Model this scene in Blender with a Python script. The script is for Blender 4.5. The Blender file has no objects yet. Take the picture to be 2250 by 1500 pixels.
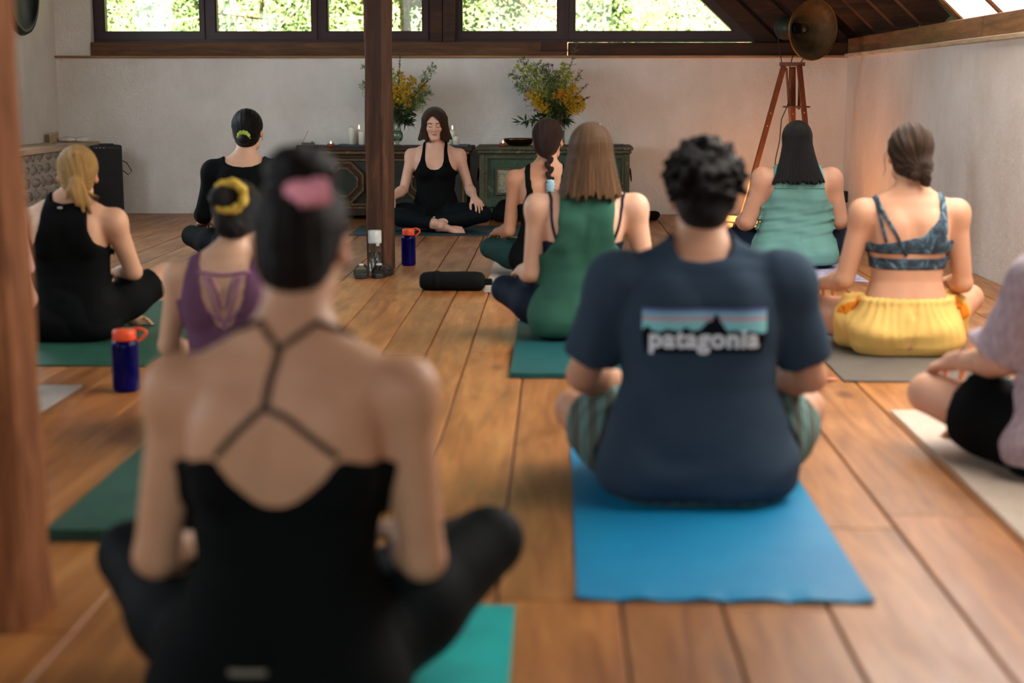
import bpy, bmesh, math, random
import numpy as np
from mathutils import Vector, Matrix, noise as mnoise
from mathutils.bvhtree import BVHTree

random.seed(7)
RNG = np.random.default_rng(7)
SC = bpy.context.scene
COL = SC.collection
PI = math.pi

# ---------------------------------------------------------------- camera
F_PX, CAM_Z, VPX, VPY = 3400.0, 1.045, 1222.0, 195.0
_d = np.array([(VPX - 1125) / F_PX, (750 - VPY) / F_PX, 1.0]); _d /= np.linalg.norm(_d)
YAW, PITCH = -math.asin(_d[0]), math.atan2(_d[1], _d[2])
CW = np.array([math.sin(YAW) * math.cos(PITCH), math.cos(YAW) * math.cos(PITCH), -math.sin(PITCH)])
CR = np.array([math.cos(YAW), -math.sin(YAW), 0.0])
CU = np.array([math.sin(YAW) * math.sin(PITCH), math.cos(YAW) * math.sin(PITCH), math.cos(PITCH)])
cam_data = bpy.data.cameras.new('camera')
cam = bpy.data.objects.new('camera', cam_data)
COL.objects.link(cam)
cam.matrix_world = Matrix(((CR[0], CU[0], -CW[0], 0.0), (CR[1], CU[1], -CW[1], 0.0), (CR[2], CU[2], -CW[2], CAM_Z), (0, 0, 0, 1)))
cam_data.sensor_width = 36.0
cam_data.lens = 36.0 * F_PX / 2250.0
cam_data.clip_end = 200
cam_data.dof.use_dof = True
cam_data.dof.focus_distance = 10.6
cam_data.dof.aperture_fstop = 2.0
SC.camera = cam

def at(px, py, Y):
    """point seen at that place of the photograph, on the upright plane Y metres ahead"""
    D = (px - 1125) / F_PX * CR - (py - 750) / F_PX * CU + CW
    p = np.array([0, 0, CAM_Z]) + D * Y / D[1]
    return Vector(p)
def on_floor(px, py, Z=0.0):
    D = (px - 1125) / F_PX * CR - (py - 750) / F_PX * CU + CW
    return Vector(np.array([0, 0, CAM_Z]) + D * (Z - CAM_Z) / D[2])

# ---------------------------------------------------------------- light and exposure
SC.view_settings.view_transform = 'Standard'
SC.view_settings.look = 'None'
SC.view_settings.exposure = 0.12
SC.view_settings.gamma = 1.0
SC.view_settings.use_curve_mapping = False
SC.cycles.use_denoising = True
SC.cycles.max_bounces = 8
SC.cycles.diffuse_bounces = 5
SC.cycles.sample_clamp_indirect = 12.0
SC.cycles.caustics_reflective = False
SC.cycles.caustics_refractive = False

world = bpy.data.worlds.new('sky'); SC.world = world
world.use_nodes = True
_bg = world.node_tree.nodes['Background']
_bg.inputs[0].default_value = (0.93, 0.97, 1.0, 1)
_bg.inputs[1].default_value = 1.6

sun_d = bpy.data.lights.new('sun', 'SUN'); sun_d.energy = 215.0; sun_d.angle = math.radians(1.0); sun_d.color = (1.0, 0.84, 0.60)
sun = bpy.data.objects.new('sun', sun_d); COL.objects.link(sun)
sun.rotation_euler = Vector((-0.03, 0.81, -0.58)).to_track_quat('-Z', 'Y').to_euler()

ROOF_PITCH = math.radians(43.0)
EAVE = Vector((2.45, 0, 1.45))
RIDGE_X = -0.9
RDIR = Vector((-math.cos(ROOF_PITCH), 0, math.sin(ROOF_PITCH)))     # up the right slope
RNRM = Vector((-math.sin(ROOF_PITCH), 0, -math.cos(ROOF_PITCH)))    # into the room
def area_light(name, loc, direction, sx, sy, power, color, along=(0, 1, 0)):
    """rectangular light: sx along the given axis, sy across it, shining along direction"""
    d = bpy.data.lights.new(name, 'AREA'); d.shape = 'RECTANGLE'; d.size = sx; d.size_y = sy
    d.energy = power; d.color = color
    o = bpy.data.objects.new(name, d); COL.objects.link(o); o.visible_camera = True
    z = -Vector(direction).normalized(); x = Vector(along); x = (x - z * x.dot(z)).normalized(); y = z.cross(x)
    o.matrix_world = Matrix(((x.x, y.x, z.x, loc[0]), (x.y, y.y, z.y, loc[1]), (x.z, y.z, z.z, loc[2]), (0, 0, 0, 1)))
    return o
# daylight falling in through the glazed bays of the right roof slope (one per bay)
GLAZED = [9.80, 8.95, 8.20, 7.40, 6.60, 5.80, 5.0, 4.2, 3.4]        # rafter lines that frame the glazing
GLASS_UP, GLASS_LO = 1.75, -0.22
# blinds added to block the sun, with a gap in the two farthest bays: a patch of sun falls on the floor of the far corner
SUN_BLOCKS = [[(GLASS_LO, 0.28), (1.40, GLASS_UP)]] * 2 + [[(GLASS_LO, GLASS_UP)]] * 6
for i in range(len(GLAZED) - 1):
    y0, y1 = GLAZED[i + 1], GLAZED[i]
    for (lo, hi) in SUN_BLOCKS[i]:
        p = EAVE + RDIR * ((hi + lo) / 2) + Vector((0, (y0 + y1) / 2, 0)) - RNRM * 0.045
        area_light('skylight_daylight', p, RNRM, (y1 - y0) - 0.10, hi - lo - 0.02, (11.5 if i < 4 else 20.0) * (hi - lo), (1.0, 0.95, 0.89))
# daylight through the windows of the left wall and of the gable behind the camera
LEFT_WIN = [(9.0, 10.8), (5.6, 7.6), (2.2, 4.2)]
for (y0, y1), pw in zip(LEFT_WIN, (66.0, 38.0, 42.0)):
    area_light('window_daylight', (-4.30, (y0 + y1) / 2, 1.55), (1, 0, -0.12), y1 - y0 - 0.1, 1.2, pw, (0.74, 0.88, 1.0))
area_light('gable_daylight', (-0.9, -2.42, 2.1), (0, 1, -0.10), 3.8, 1.5, 84.0, (0.95, 0.97, 1.0), (1, 0, 0))

# ---------------------------------------------------------------- materials
def srgb(r, g, b):
    f = lambda c: (c / 255 / 12.92) if c / 255 <= 0.04045 else ((c / 255 + 0.055) / 1.055) ** 2.4
    return (f(r), f(g), f(b), 1.0)
class NT:
    def __init__(self, name):
        self.m = bpy.data.materials.new(name); self.m.use_nodes = True
        self.t = self.m.node_tree; self.n = self.t.nodes; self.b = self.n['Principled BSDF']
    def add(self, t, **kw):
        nd = self.n.new(t)
        for k, v in kw.items():
            if k.startswith('i_'):
                key = k[2:]
                key = int(key) if key.isdigit() else key.replace('_', ' ')
                nd.inputs[key].default_value = v
            else: setattr(nd, k, v)
        return nd
    def link(self, a, b): self.t.links.new(a, b)
    def set(self, **kw):
        for k, v in kw.items(): self.b.inputs[k.replace('_', ' ')].default_value = v
        return self
    def ramp(self, src, stops):
        r = self.add('ShaderNodeValToRGB')
        e = r.color_ramp.elements
        while len(e) < len(stops): e.new(0.5)
        for i, (p, c) in enumerate(stops): e[i].position = p; e[i].color = c
        self.link(src, r.inputs[0]); return r.outputs[0]
    def coords(self, scale=(1, 1, 1), kind='Object', rand=False):
        tc = self.add('ShaderNodeTexCoord'); mp = self.add('ShaderNodeMapping')
        mp.inputs['Scale'].default_value = scale
        self.link(tc.outputs[kind], mp.inputs[0])
        if rand:
            oi = self.add('ShaderNodeObjectInfo'); mu = self.add('ShaderNodeMath', operation='MULTIPLY'); mu.inputs[1].default_value = 37.0
            self.link(oi.outputs['Random'], mu.inputs[0]); self.link(mu.outputs[0], mp.inputs['Location'])
        return mp.outputs[0]
    def noise(self, vec, scale=5, detail=4, rough=0.55, dist=0.0):
        n = self.add('ShaderNodeTexNoise'); n.inputs['Scale'].default_value = scale; n.inputs['Detail'].default_value = detail
        n.inputs['Roughness'].default_value = rough; n.inputs['Distortion'].default_value = dist
        self.link(vec, n.inputs['Vector']); return n.outputs['Fac']
    def mix(self, fac, a, b, mode='MIX'):
        m = self.add('ShaderNodeMix', data_type='RGBA', blend_type=mode)
        for i, v in ((6, a), (7, b)):
            if isinstance(v, (tuple, list)): m.inputs[i].default_value = v
            else: self.link(v, m.inputs[i])
        if isinstance(fac, (int, float)): m.inputs[0].default_value = fac
        else: self.link(fac, m.inputs[0])
        return m.outputs[2]
    def color(self, out): self.link(out, self.b.inputs['Base Color']); return self
    def bump(self, h, strength=0.3, dist=0.01):
        b = self.add('ShaderNodeBump'); b.inputs['Strength'].default_value = strength; b.inputs['Distance'].default_value = dist
        self.link(h, b.inputs['Height']); self.link(b.outputs[0], self.b.inputs['Normal']); return self

MATS = {}
def plain(name, rgb, rough=0.6, metal=0.0, spec=0.5, vary=0.12, scale=30, bump=0.0):
    if name in MATS: return MATS[name]
    t = NT(name); c = srgb(*rgb)
    n = t.noise(t.coords(), scale, 3)
    lo = tuple(x * (1 - vary) for x in c[:3]) + (1,); hi = tuple(min(1, x * (1 + vary)) for x in c[:3]) + (1,)
    t.color(t.ramp(n, [(0.3, lo), (0.7, hi)]))
    t.set(Roughness=rough, Metallic=metal, Specular_IOR_Level=spec)
    if bump: t.bump(n, bump, 0.004)
    MATS[name] = t.m; return t.m
def cloth(name, rgb, rough=0.85, vary=0.10, weave=900, spec=0.10):
    if name in MATS: return MATS[name]
    t = NT(name); c = srgb(*rgb)
    co = t.coords()
    n = t.noise(co, 6, 4)
    lo = tuple(x * (1 - vary) for x in c[:3]) + (1,); hi = tuple(min(1, x * (1 + vary)) for x in c[:3]) + (1,)
    t.color(t.ramp(n, [(0.3, lo), (0.7, hi)]))
    t.set(Roughness=rough, Specular_IOR_Level=spec)
    w = t.noise(co, 22, 3)
    t.bump(w, 0.18, 0.01)
    MATS[name] = t.m; return t.m
def wood(name, c1, c2, c3, axis='Z', rough=0.6, scale=1.0, knots=True, rand=False, spec=0.4, bump=0.25):
    if name in MATS: return MATS[name]
    t = NT(name)
    s = {'X': (0.10, 1, 1), 'Y': (1, 0.10, 1), 'Z': (1, 1, 0.10)}[axis]
    co = t.coords(tuple(v * scale for v in s), rand=rand)
    g = t.noise(co, 26, 6, 0.65, 0.6)
    b = t.noise(co, 5.0, 3, 0.5, 0.4)
    col = t.ramp(g, [(0.25, srgb(*c1)), (0.55, srgb(*c2)), (0.8, srgb(*c3))])
    blot = t.ramp(b, [(0.30, (0.50, 0.46, 0.42, 1)), (0.62, (1, 1, 1, 1))])
    col = t.mix(0.75, col, blot, 'MULTIPLY')
    if knots:
        v = t.add('ShaderNodeTexVoronoi'); v.inputs['Scale'].default_value = 2.6
        sk = {'X': (0.35, 1, 1), 'Y': (1, 0.35, 1), 'Z': (1, 1, 0.35)}[axis]
        t.link(t.coords(tuple(q * scale for q in sk), rand=rand), v.inputs['Vector'])
        kn = t.ramp(v.outputs['Distance'], [(0.04, (0.22, 0.17, 0.13, 1)), (0.10, (1, 1, 1, 1))])
        col = t.mix(0.8, col, kn, 'MULTIPLY')
    t.color(col); t.set(Roughness=rough, Specular_IOR_Level=spec)
    t.bump(g, bump, 0.004)
    MATS[name] = t.m; return t.m
def glassy(name, rgb, alpha=0.12, rough=0.02):
    """thin clear or tinted glass: light passes straight through, the surface mirrors a little"""
    if name in MATS: return MATS[name]
    t = NT(name); n = t.n; n.remove(t.b)
    out = [q for q in n if q.type == 'OUTPUT_MATERIAL'][0]
    tr = t.add('ShaderNodeBsdfTransparent'); tr.inputs[0].default_value = tuple(rgb) + (1,)
    gl = t.add('ShaderNodeBsdfGlossy'); gl.inputs['Roughness'].default_value = rough
    lw = t.add('ShaderNodeLayerWeight'); lw.inputs[0].default_value = 0.25
    mu = t.add('ShaderNodeMath', operation='MULTIPLY_ADD'); mu.inputs[1].default_value = 0.6; mu.inputs[2].default_value = alpha * 0.1
    t.link(lw.outputs['Fresnel'], mu.inputs[0])
    mx = t.add('ShaderNodeMixShader'); t.link(mu.outputs[0], mx.inputs[0]); t.link(tr.outputs[0], mx.inputs[1]); t.link(gl.outputs[0], mx.inputs[2])
    t.link(mx.outputs[0], out.inputs[0]); MATS[name] = t.m; return t.m
def emit(name, rgb, strength):
    if name in MATS: return MATS[name]
    t = NT(name); t.set(Base_Color=tuple(rgb) + (1,), Emission_Color=tuple(rgb) + (1,), Emission_Strength=strength)
    MATS[name] = t.m; return t.m

# ---------------------------------------------------------------- mesh helpers
class MB:
    def __init__(self): self.v = []; self.f = []
    def quad(self, a, b, c, d):
        n = len(self.v); self.v += [tuple(a), tuple(b), tuple(c), tuple(d)]; self.f.append((n, n + 1, n + 2, n + 3)); return self
    def box(self, lo, hi):
        (x0, y0, z0), (x1, y1, z1) = lo, hi; n = len(self.v)
        self.v += [(x0, y0, z0), (x1, y0, z0), (x1, y1, z0), (x0, y1, z0), (x0, y0, z1), (x1, y0, z1), (x1, y1, z1), (x0, y1, z1)]
        self.f += [tuple(n + i for i in q) for q in ((0, 3, 2, 1), (4, 5, 6, 7), (0, 1, 5, 4), (1, 2, 6, 5), (2, 3, 7, 6), (3, 0, 4, 7))]
        return self
    def obox(self, c, ax, ay, az):
        c, ax, ay, az = Vector(c), Vector(ax), Vector(ay), Vector(az); n = len(self.v)
        for sz in (-1, 1):
            for sx, sy in ((-1, -1), (1, -1), (1, 1), (-1, 1)): self.v.append(tuple(c + ax * sx + ay * sy + az * sz))
        self.f += [tuple(n + i for i in q) for q in ((0, 3, 2, 1), (4, 5, 6, 7), (0, 1, 5, 4), (1, 2, 6, 5), (2, 3, 7, 6), (3, 0, 4, 7))]
        return self
    def bar(self, a, b, w, h, side=(1, 0, 0)):
        a, b = Vector(a), Vector(b); z = (b - a); L = z.length; z.normalize(); s = Vector(side); s = (s - z * s.dot(z)).normalized(); t = z.cross(s)
        return self.obox((a + b) / 2, s * (w / 2), t * (h / 2), z * (L / 2))
    def lathe(self, prof, c=(0, 0, 0), n=20, axis=(0, 0, 1), cap=True):
        c = Vector(c); z = Vector(axis).normalized(); x = z.orthogonal().normalized(); y = z.cross(x); s = len(self.v); m = len(prof)
        for (r, h) in prof:
            for k in range(n):
                a = 2 * PI * k / n; self.v.append(tuple(c + z * h + (x * math.cos(a) + y * math.sin(a)) * r))
        for i in range(m - 1):
            for k in range(n):
                k2 = (k + 1) % n; self.f.append((s + i * n + k, s + i * n + k2, s + (i + 1) * n + k2, s + (i + 1) * n + k))
        if cap:
            self.f.append(tuple(s + k for k in reversed(range(n)))); self.f.append(tuple(s + (m - 1) * n + k for k in range(n)))
        return self
    def tube(self, pts, r, n=6, closed=False):
        pts = [Vector(p) for p in pts]; m = len(pts); s = len(self.v)
        rr = r if isinstance(r, (list, tuple)) else [r] * m
        up = None
        for i, p in enumerate(pts):
            d = (pts[min(i + 1, m - 1)] - pts[max(i - 1, 0)]) if not closed else (pts[(i + 1) % m] - pts[i - 1])
            d.normalize()
            if up is None: up = d.orthogonal().normalized()
            up = (up - d * up.dot(d)); up = up.normalized() if up.length > 1e-6 else d.orthogonal().normalized()
            w = d.cross(up)
            for k in range(n):
                a = 2 * PI * k / n; self.v.append(tuple(p + (up * math.cos(a) + w * math.sin(a)) * rr[i]))
        for i in range(m if closed else m - 1):
            j = (i + 1) % m
            for k in range(n):
                k2 = (k + 1) % n; self.f.append((s + i * n + k, s + i * n + k2, s + j * n + k2, s + j * n + k))
        if not closed:
            self.f.append(tuple(s + k for k in reversed(range(n)))); self.f.append(tuple(s + (m - 1) * n + k for k in range(n)))
        return self
    def prism(self, poly, org, ux, uy, depth):
        """outline poly in (ux, uy) from org, pushed along depth vector"""
        org, ux, uy, dp = Vector(org), Vector(ux), Vector(uy), Vector(depth); s = len(self.v); n = len(poly)
        for k in (0, 1):
            for (a, b) in poly: self.v.append(tuple(org + ux * a + uy * b + dp * k))
        self.f.append(tuple(s + i for i in range(n))); self.f.append(tuple(s + n + i for i in reversed(range(n))))
        for i in range(n):
            j = (i + 1) % n; self.f.append((s + j, s + i, s + n + i, s + n + j))
        return self
    def ring(self, outer, inner, org, ux, uy, depth):
        org, ux, uy, dp = Vector(org), Vector(ux), Vector(uy), Vector(depth); s = len(self.v); n = len(outer)
        for k in (0, 1):
            for poly in (outer, inner):
                for (a, b) in poly: self.v.append(tuple(org + ux * a + uy * b + dp * k))
        for i in range(n):
            j = (i + 1) % n
            o0, o1, i0, i1 = s + i, s + j, s + n + i, s + n + j; O0, O1, I0, I1 = (q + 2 * n for q in (o0, o1, i0, i1))
            self.f += [(o0, o1, i1, i0), (O1, O0, I0, I1), (o1, o0, O0, O1), (i0, i1, I1, I0)]
        return self
    def build(self, name, mat, parent=None, smooth=False, bevel=0.0, segs=2):
        me = bpy.data.meshes.new(name); me.from_pydata(self.v, [], self.f)
        bm = bmesh.new(); bm.from_mesh(me)
        if bevel: bmesh.ops.bevel(bm, geom=list(bm.edges), offset=bevel, segments=segs, profile=0.5, affect='EDGES', clamp_overlap=True)
        bmesh.ops.recalc_face_normals(bm, faces=list(bm.faces)); bm.to_mesh(me); bm.free()
        return link(name, me, mat, parent, smooth)
def link(name, me, mat, parent=None, smooth=False):
    if mat is not None: me.materials.append(mat)
    if smooth: me.polygons.foreach_set('use_smooth', [True] * len(me.polygons))
    o = bpy.data.objects.new(name, me); COL.objects.link(o)
    if parent is not None: o.parent = parent
    return o
def tag(o, label=None, cat=None, group=None, kind=None):
    if label: o['label'] = label
    if cat: o['category'] = cat
    if group: o['group'] = group
    if kind: o['kind'] = kind
    return o
def empty(name, loc, rz=0.0, label=None, cat=None, group=None):
    o = bpy.data.objects.new(name, None); COL.objects.link(o); o.location = loc; o.rotation_euler = (0, 0, rz)
    o.empty_display_size = 0.1
    return tag(o, label, cat, group)
# ================================================================= the room
XL, XR, YB, YF = -4.2, 2.41, 13.1, -2.6
def plaster(name, base, dirt):
    t = NT(name); co = t.coords(kind='Object')
    big = t.noise(co, 1.3, 5, 0.6); fine = t.noise(co, 38, 5, 0.6)
    col = t.ramp(big, [(0.30, srgb(*dirt)), (0.60, srgb(*base))])
    st = t.noise(t.coords((1, 1, 0.25)), 9, 4, 0.6)
    col = t.mix(0.35, col, t.ramp(st, [(0.35, (0.88, 0.87, 0.84, 1)), (0.65, (1, 1, 1, 1))]), 'MULTIPLY')
    t.color(col); t.set(Roughness=0.92, Specular_IOR_Level=0.15)
    ad = t.add('ShaderNodeMath', operation='ADD'); t.link(fine, ad.inputs[0]); t.link(t.noise(co, 7, 3), ad.inputs[1])
    t.bump(ad.outputs[0], 0.35, 0.02)
    MATS[name] = t.m; return t.m
M_PLASTER = plaster('lime_plaster', (232, 228, 220), (216, 210, 200))
M_PLASTER_R = plaster('warm_lime_plaster', (226, 218, 210), (210, 200, 190))
M_BEAM = wood('old_dark_timber', (38, 22, 13), (70, 42, 24), (98, 62, 36), 'X', 0.7, knots=False)
M_SILL = wood('brown_sill_timber', (66, 42, 24), (104, 70, 42), (134, 96, 60), 'X', 0.7, knots=False)
M_BEAM_Y = wood('old_timber_along', (92, 58, 30), (140, 92, 52), (176, 124, 76), 'Y', 0.65)
M_POST = wood('post_timber', (38, 21, 12), (78, 47, 27), (122, 80, 48), 'Z', 0.8, knots=False)
M_POST_N = wood('pale_post_timber', (74, 42, 24), (140, 88, 54), (186, 132, 92), 'Z', 0.85, scale=1.7, knots=True, spec=0.15, bump=0.6)
M_LEDGE = wood('ledge_board', (140, 96, 58), (178, 132, 88), (200, 156, 110), 'X', 0.6, knots=False)
M_LEDGE_Y = wood('ledge_board_along', (176, 146, 114), (212, 188, 158), (228, 208, 182), 'Y', 0.6, knots=False)
M_RAFTER = wood('rafter_timber', (58, 34, 20), (92, 56, 32), (124, 80, 48), 'X', 0.7, knots=False)
M_DECK = wood('roof_boards', (34, 20, 13), (58, 34, 20), (80, 50, 30), 'X', 0.75, knots=False, rand=True)
M_FRAME = wood('oxblood_window_frame', (38, 14, 14), (58, 22, 20), (70, 28, 25), 'X', 0.45, knots=False, bump=0.05)
M_GLASS = glassy('window_glass', (0.97, 0.99, 0.98))
M_STONE = plain('field_stone', (146, 140, 130), 0.9, vary=0.4, scale=9, bump=0.5)
M_MORTAR = plain('lime_mortar', (178, 170, 158), 0.95, vary=0.12, scale=25, bump=0.5)
M_GAP = plain('dark_gap', (28, 18, 12), 0.9)

# ---- floor: base slab and every plank a piece of its own
def floor_mat():
    t = NT('oiled_pine_planks')
    co = t.coords((1, 0.09, 1), rand=True)
    g = t.noise(co, 22, 6, 0.6, 0.9)
    b = t.noise(t.coords((1, 0.30, 1), rand=True), 4.2, 4, 0.6, 0.5)
    col = t.ramp(g, [(0.25, srgb(122, 74, 38)), (0.52, srgb(160, 106, 58)), (0.8, srgb(188, 134, 80))])
    oi = t.add('ShaderNodeObjectInfo')
    tint = t.ramp(oi.outputs['Random'], [(0.0, (0.80, 0.74, 0.68, 1)), (0.5, (1.0, 0.97, 0.90, 1)), (1.0, (1.06, 0.92, 0.76, 1))])
    col = t.mix(1.0, col, tint, 'MULTIPLY')
    col = t.mix(0.75, col, t.ramp(b, [(0.28, (0.52, 0.44, 0.38, 1)), (0.50, (1, 1, 1, 1))]), 'MULTIPLY')
    v = t.add('ShaderNodeTexVoronoi'); v.inputs['Scale'].default_value = 2.1
    t.link(t.coords((1, 0.42, 1), rand=True), v.inputs['Vector'])
    col = t.mix(0.75, col, t.ramp(v.outputs['Distance'], [(0.035, (0.25, 0.17, 0.12, 1)), (0.085, (1, 1, 1, 1))]), 'MULTIPLY')
    t.color(col)
    rg = t.ramp(t.noise(t.coords((1, 0.2, 1), rand=True), 12, 3), [(0.3, (0.34, 0.34, 0.34, 1)), (0.7, (0.48, 0.48, 0.48, 1))])
    t.link(rg, t.b.inputs['Roughness']); t.set(Specular_IOR_Level=0.45)
    t.bump(g, 0.10, 0.003)
    return t.m
M_FLOOR = floor_mat()
floor = tag(MB().box((XL - 0.3, YF - 0.3, -0.20), (XR + 0.3, YB + 0.4, -0.03)).build('floor', M_GAP), 'oiled pine plank floor running to the far wall', kind='structure')
edges = [-4.2, -3.98, -3.76, -3.56, -3.34, -3.13, -2.93, -2.70, -2.50, -2.29, -2.08, -1.86, -1.64, -1.42, -1.18, -0.935, -0.694, -0.516, -0.346, -0.12, 0.137, 0.345, 0.56, 0.825, 1.085, 1.31, 1.53, 1.77, 1.99, 2.20, 2.41]
for i in range(len(edges) - 1):
    x0, x1 = edges[i] + 0.0025, edges[i + 1] - 0.0025
    y = YF
    first = True
    while y < YB - 0.01:
        L = random.uniform(1.2, 4.4) if first else random.uniform(2.6, 4.6)
        if i == 21: L = 3.03 - YF if first else L          # the butt joint seen behind the blue mat
        first = False
        y2 = min(YB, y + L)
        if YB - y2 < 0.6: y2 = YB
        cx, cy = (x0 + x1) / 2, (y + y2) / 2
        hx, hy = (x1 - x0) / 2, (y2 - y) / 2 - 0.0015
        c = 0.0035; dz = random.uniform(-0.0012, 0.0004)
        m = MB(); v = []
        for (sx, sy, z) in ((hx, hy, -0.03), (hx, hy, dz - c), (hx - c, hy - c, dz)):
            v += [(-sx, -sy, z), (sx, -sy, z), (sx, sy, z), (-sx, sy, z)]
        m.v = v; m.f = [(8, 9, 10, 11)]
        for r in (0, 4):
            for k in range(4): m.f.append((r + k, r + (k + 1) % 4, r + 4 + (k + 1) % 4, r + 4 + k))
        me = bpy.data.meshes.new('plank'); me.from_pydata(m.v, [], m.f)
        o = link('plank', me, M_FLOOR, floor); o.location = (cx, cy, 0)
        y = y2

# ---- back wall (far gable) with the window band
def X_at(px, py=90, Y=YB): return at(px, py, Y).x
def Z_at(py, px=1000, Y=YB): return at(px, py, Y).z
Z_LEDGE, Z_BEAM0, Z_BEAM1, Z_GLASS, Z_WTOP = Z_at(127), Z_at(122), Z_at(92), Z_at(67), 2.72
X_WL = X_at(200); X_W5 = X_at(1612, 67)
RIDGE_Z = EAVE.z + (EAVE.x - RIDGE_X) * math.tan(ROOF_PITCH)
TAN = math.tan(ROOF_PITCH)
W = 0.42
wb = MB()
wb.box((XL - 0.4, YB, -0.1), (XR + 0.4, YB + W, Z_BEAM0))
wb.prism([(XL - 0.4, Z_BEAM0), (X_WL, Z_BEAM0), (X_WL, Z_WTOP), (XL - 0.4, Z_WTOP)], (0, YB, 0), (1, 0, 0), (0, 0, 1), (0, W, 0))
wb.prism([(XL - 0.4, Z_WTOP), (2.45 - (Z_WTOP - 1.45) / TAN + 0.2, Z_WTOP), (RIDGE_X, RIDGE_Z + 0.2), (XL - 0.4, 2.75)], (0, YB, 0), (1, 0, 0), (0, 0, 1), (0, W, 0))
wall_back = tag(wb.build('wall_back', M_PLASTER), 'whitewashed far gable wall under the window band', kind='structure')
# boarded strip between the slanted window and the roof
gs = MB()
def slx(z, off): return EAVE.x - (z - EAVE.z) / TAN - off
gs.prism([(slx(Z_BEAM1, 0.80), Z_BEAM1), (XR + 0.4, Z_BEAM1), (slx(Z_WTOP, -0.4), Z_WTOP), (slx(Z_WTOP, 0.80), Z_WTOP)], (0, YB + 0.10, 0), (1, 0, 0), (0, 0, 1), (0, 0.3, 0))
tag(gs.build('trim_1', M_DECK), 'dark boarded strip between slanted window and roof slope', kind='structure')
for n, (o0, o1, pr) in enumerate(((0.62, 0.80, 0.05), (0.33, 0.57, 0.02), (0.02, 0.26, 0.06))):
    m = MB().prism([(slx(Z_BEAM1, o1), Z_BEAM1), (slx(Z_BEAM1, o0), Z_BEAM1), (slx(Z_WTOP, o0), Z_WTOP), (slx(Z_WTOP, o1), Z_WTOP)], (0, YB + 0.10 - pr, 0), (1, 0, 0), (0, 0, 1), (0, pr + 0.02, 0))
    tag(m.build('trim_%d' % (n + 2), M_BEAM), 'dark slanting rake beam beside the window gable', kind='structure')
XB = X_at(1247)
tag(MB().box((X_WL, YB - 0.03, Z_BEAM0), (XB, YB + 0.3, Z_BEAM1)).build('trim_5', M_SILL, bevel=0.006), 'brown sill beam under the left windows', kind='structure')
tag(MB().box((XB + 0.004, YB - 0.015, Z_BEAM0), (XR + 0.1, YB + 0.3, Z_BEAM1 - 0.006)).build('trim_6', M_BEAM, bevel=0.006), 'darker sill beam under the right windows', kind='structure')
tag(MB().box((XB - 0.22, YB - 0.042, Z_BEAM0 + 0.035), (XB - 0.004, YB + 0.1, Z_BEAM1 - 0.002)).build('trim_7', M_BEAM, bevel=0.004), 'lapped joint block at the end of the sill beam', kind='structure')
tag(MB().box((XL, YB - 0.045, Z_LEDGE), (XR, YB + 0.02, Z_BEAM0)).build('trim_8', M_LEDGE, bevel=0.004), 'thin pale ledge board along the far wall', kind='structure')
# windows: frame, glass
def window(n, px0, px1, g0, g1, slanted=False):
    x0, x1, gx0, gx1 = X_at(px0), X_at(px1), X_at(g0, 67), X_at(g1, 67)
    y0, y1 = YB + 0.09, YB + 0.16
    root = empty('window_%d' % n, ((x0 + x1) / 2, y0, Z_BEAM1)); root['kind'] = 'structure'
    L = lambda x: x - (x0 + x1) / 2
    zt = Z_WTOP - Z_BEAM1; zg = Z_GLASS - Z_BEAM1
    if not slanted:
        out = [(L(x0), 0), (L(x1), 0), (L(x1), zt), (L(x0), zt)]
        inn = [(L(gx0), zg), (L(gx1), zg), (L(gx1), zt - 0.09), (L(gx0), zt - 0.09)]
    else:
        s = lambda z: gx1 - (z - zg) / TAN
        out = [(L(x0), 0), (L(gx1 + 0.26), 0), (L(s(zt) + 0.26), zt), (L(x0), zt)]
        inn = [(L(gx0), zg), (L(gx1), zg), (L(s(zt - 0.09)), zt - 0.09), (L(gx0), zt - 0.09)]
    fr = MB().ring(out, inn, (0, 0, 0), (1, 0, 0), (0, 0, 1), (0, y1 - y0, 0)).build('frame', M_FRAME, root)
    k = 0.045                                                      # inner sash step
    def inset(poly, q):
        cxm = sum(p[0] for p in poly) / 4; czm = sum(p[1] for p in poly) / 4
        return [(p[0] + (q if p[0] < cxm else -q), p[1] + (q if p[1] < czm else -q)) for p in poly]
    MB().ring(inset(out, 0.022), inset(inn, -0.012), (0, -0.02, 0), (1, 0, 0), (0, 0, 1), (0, 0.025, 0)).build('sash', M_FRAME, root)
    m = MB().prism(inn, (0, 0.045, 0), (1, 0, 0), (0, 0, 1), (0, 0.006, 0))
    m.build('pane', M_GLASS, root)
window(1, 200, 452, 225, 433); window(2, 452, 700, 472, 680); window(3, 700, 946, 718, 925)
window(4, 999, 1245, 1015, 1223); window(5, 1245, 1700, 1265, 1612, True)
wpost = tag(MB().box((X_at(945), YB + 0.02, Z_BEAM1), (X_at(972), YB + 0.26, Z_WTOP)).box((X_at(973.5), YB + 0.0, Z_BEAM1), (X_at(1000), YB + 0.26, Z_WTOP)).build('trim_9', M_BEAM, bevel=0.005), 'dark timber stud between the third and fourth window', kind='structure')

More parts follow.
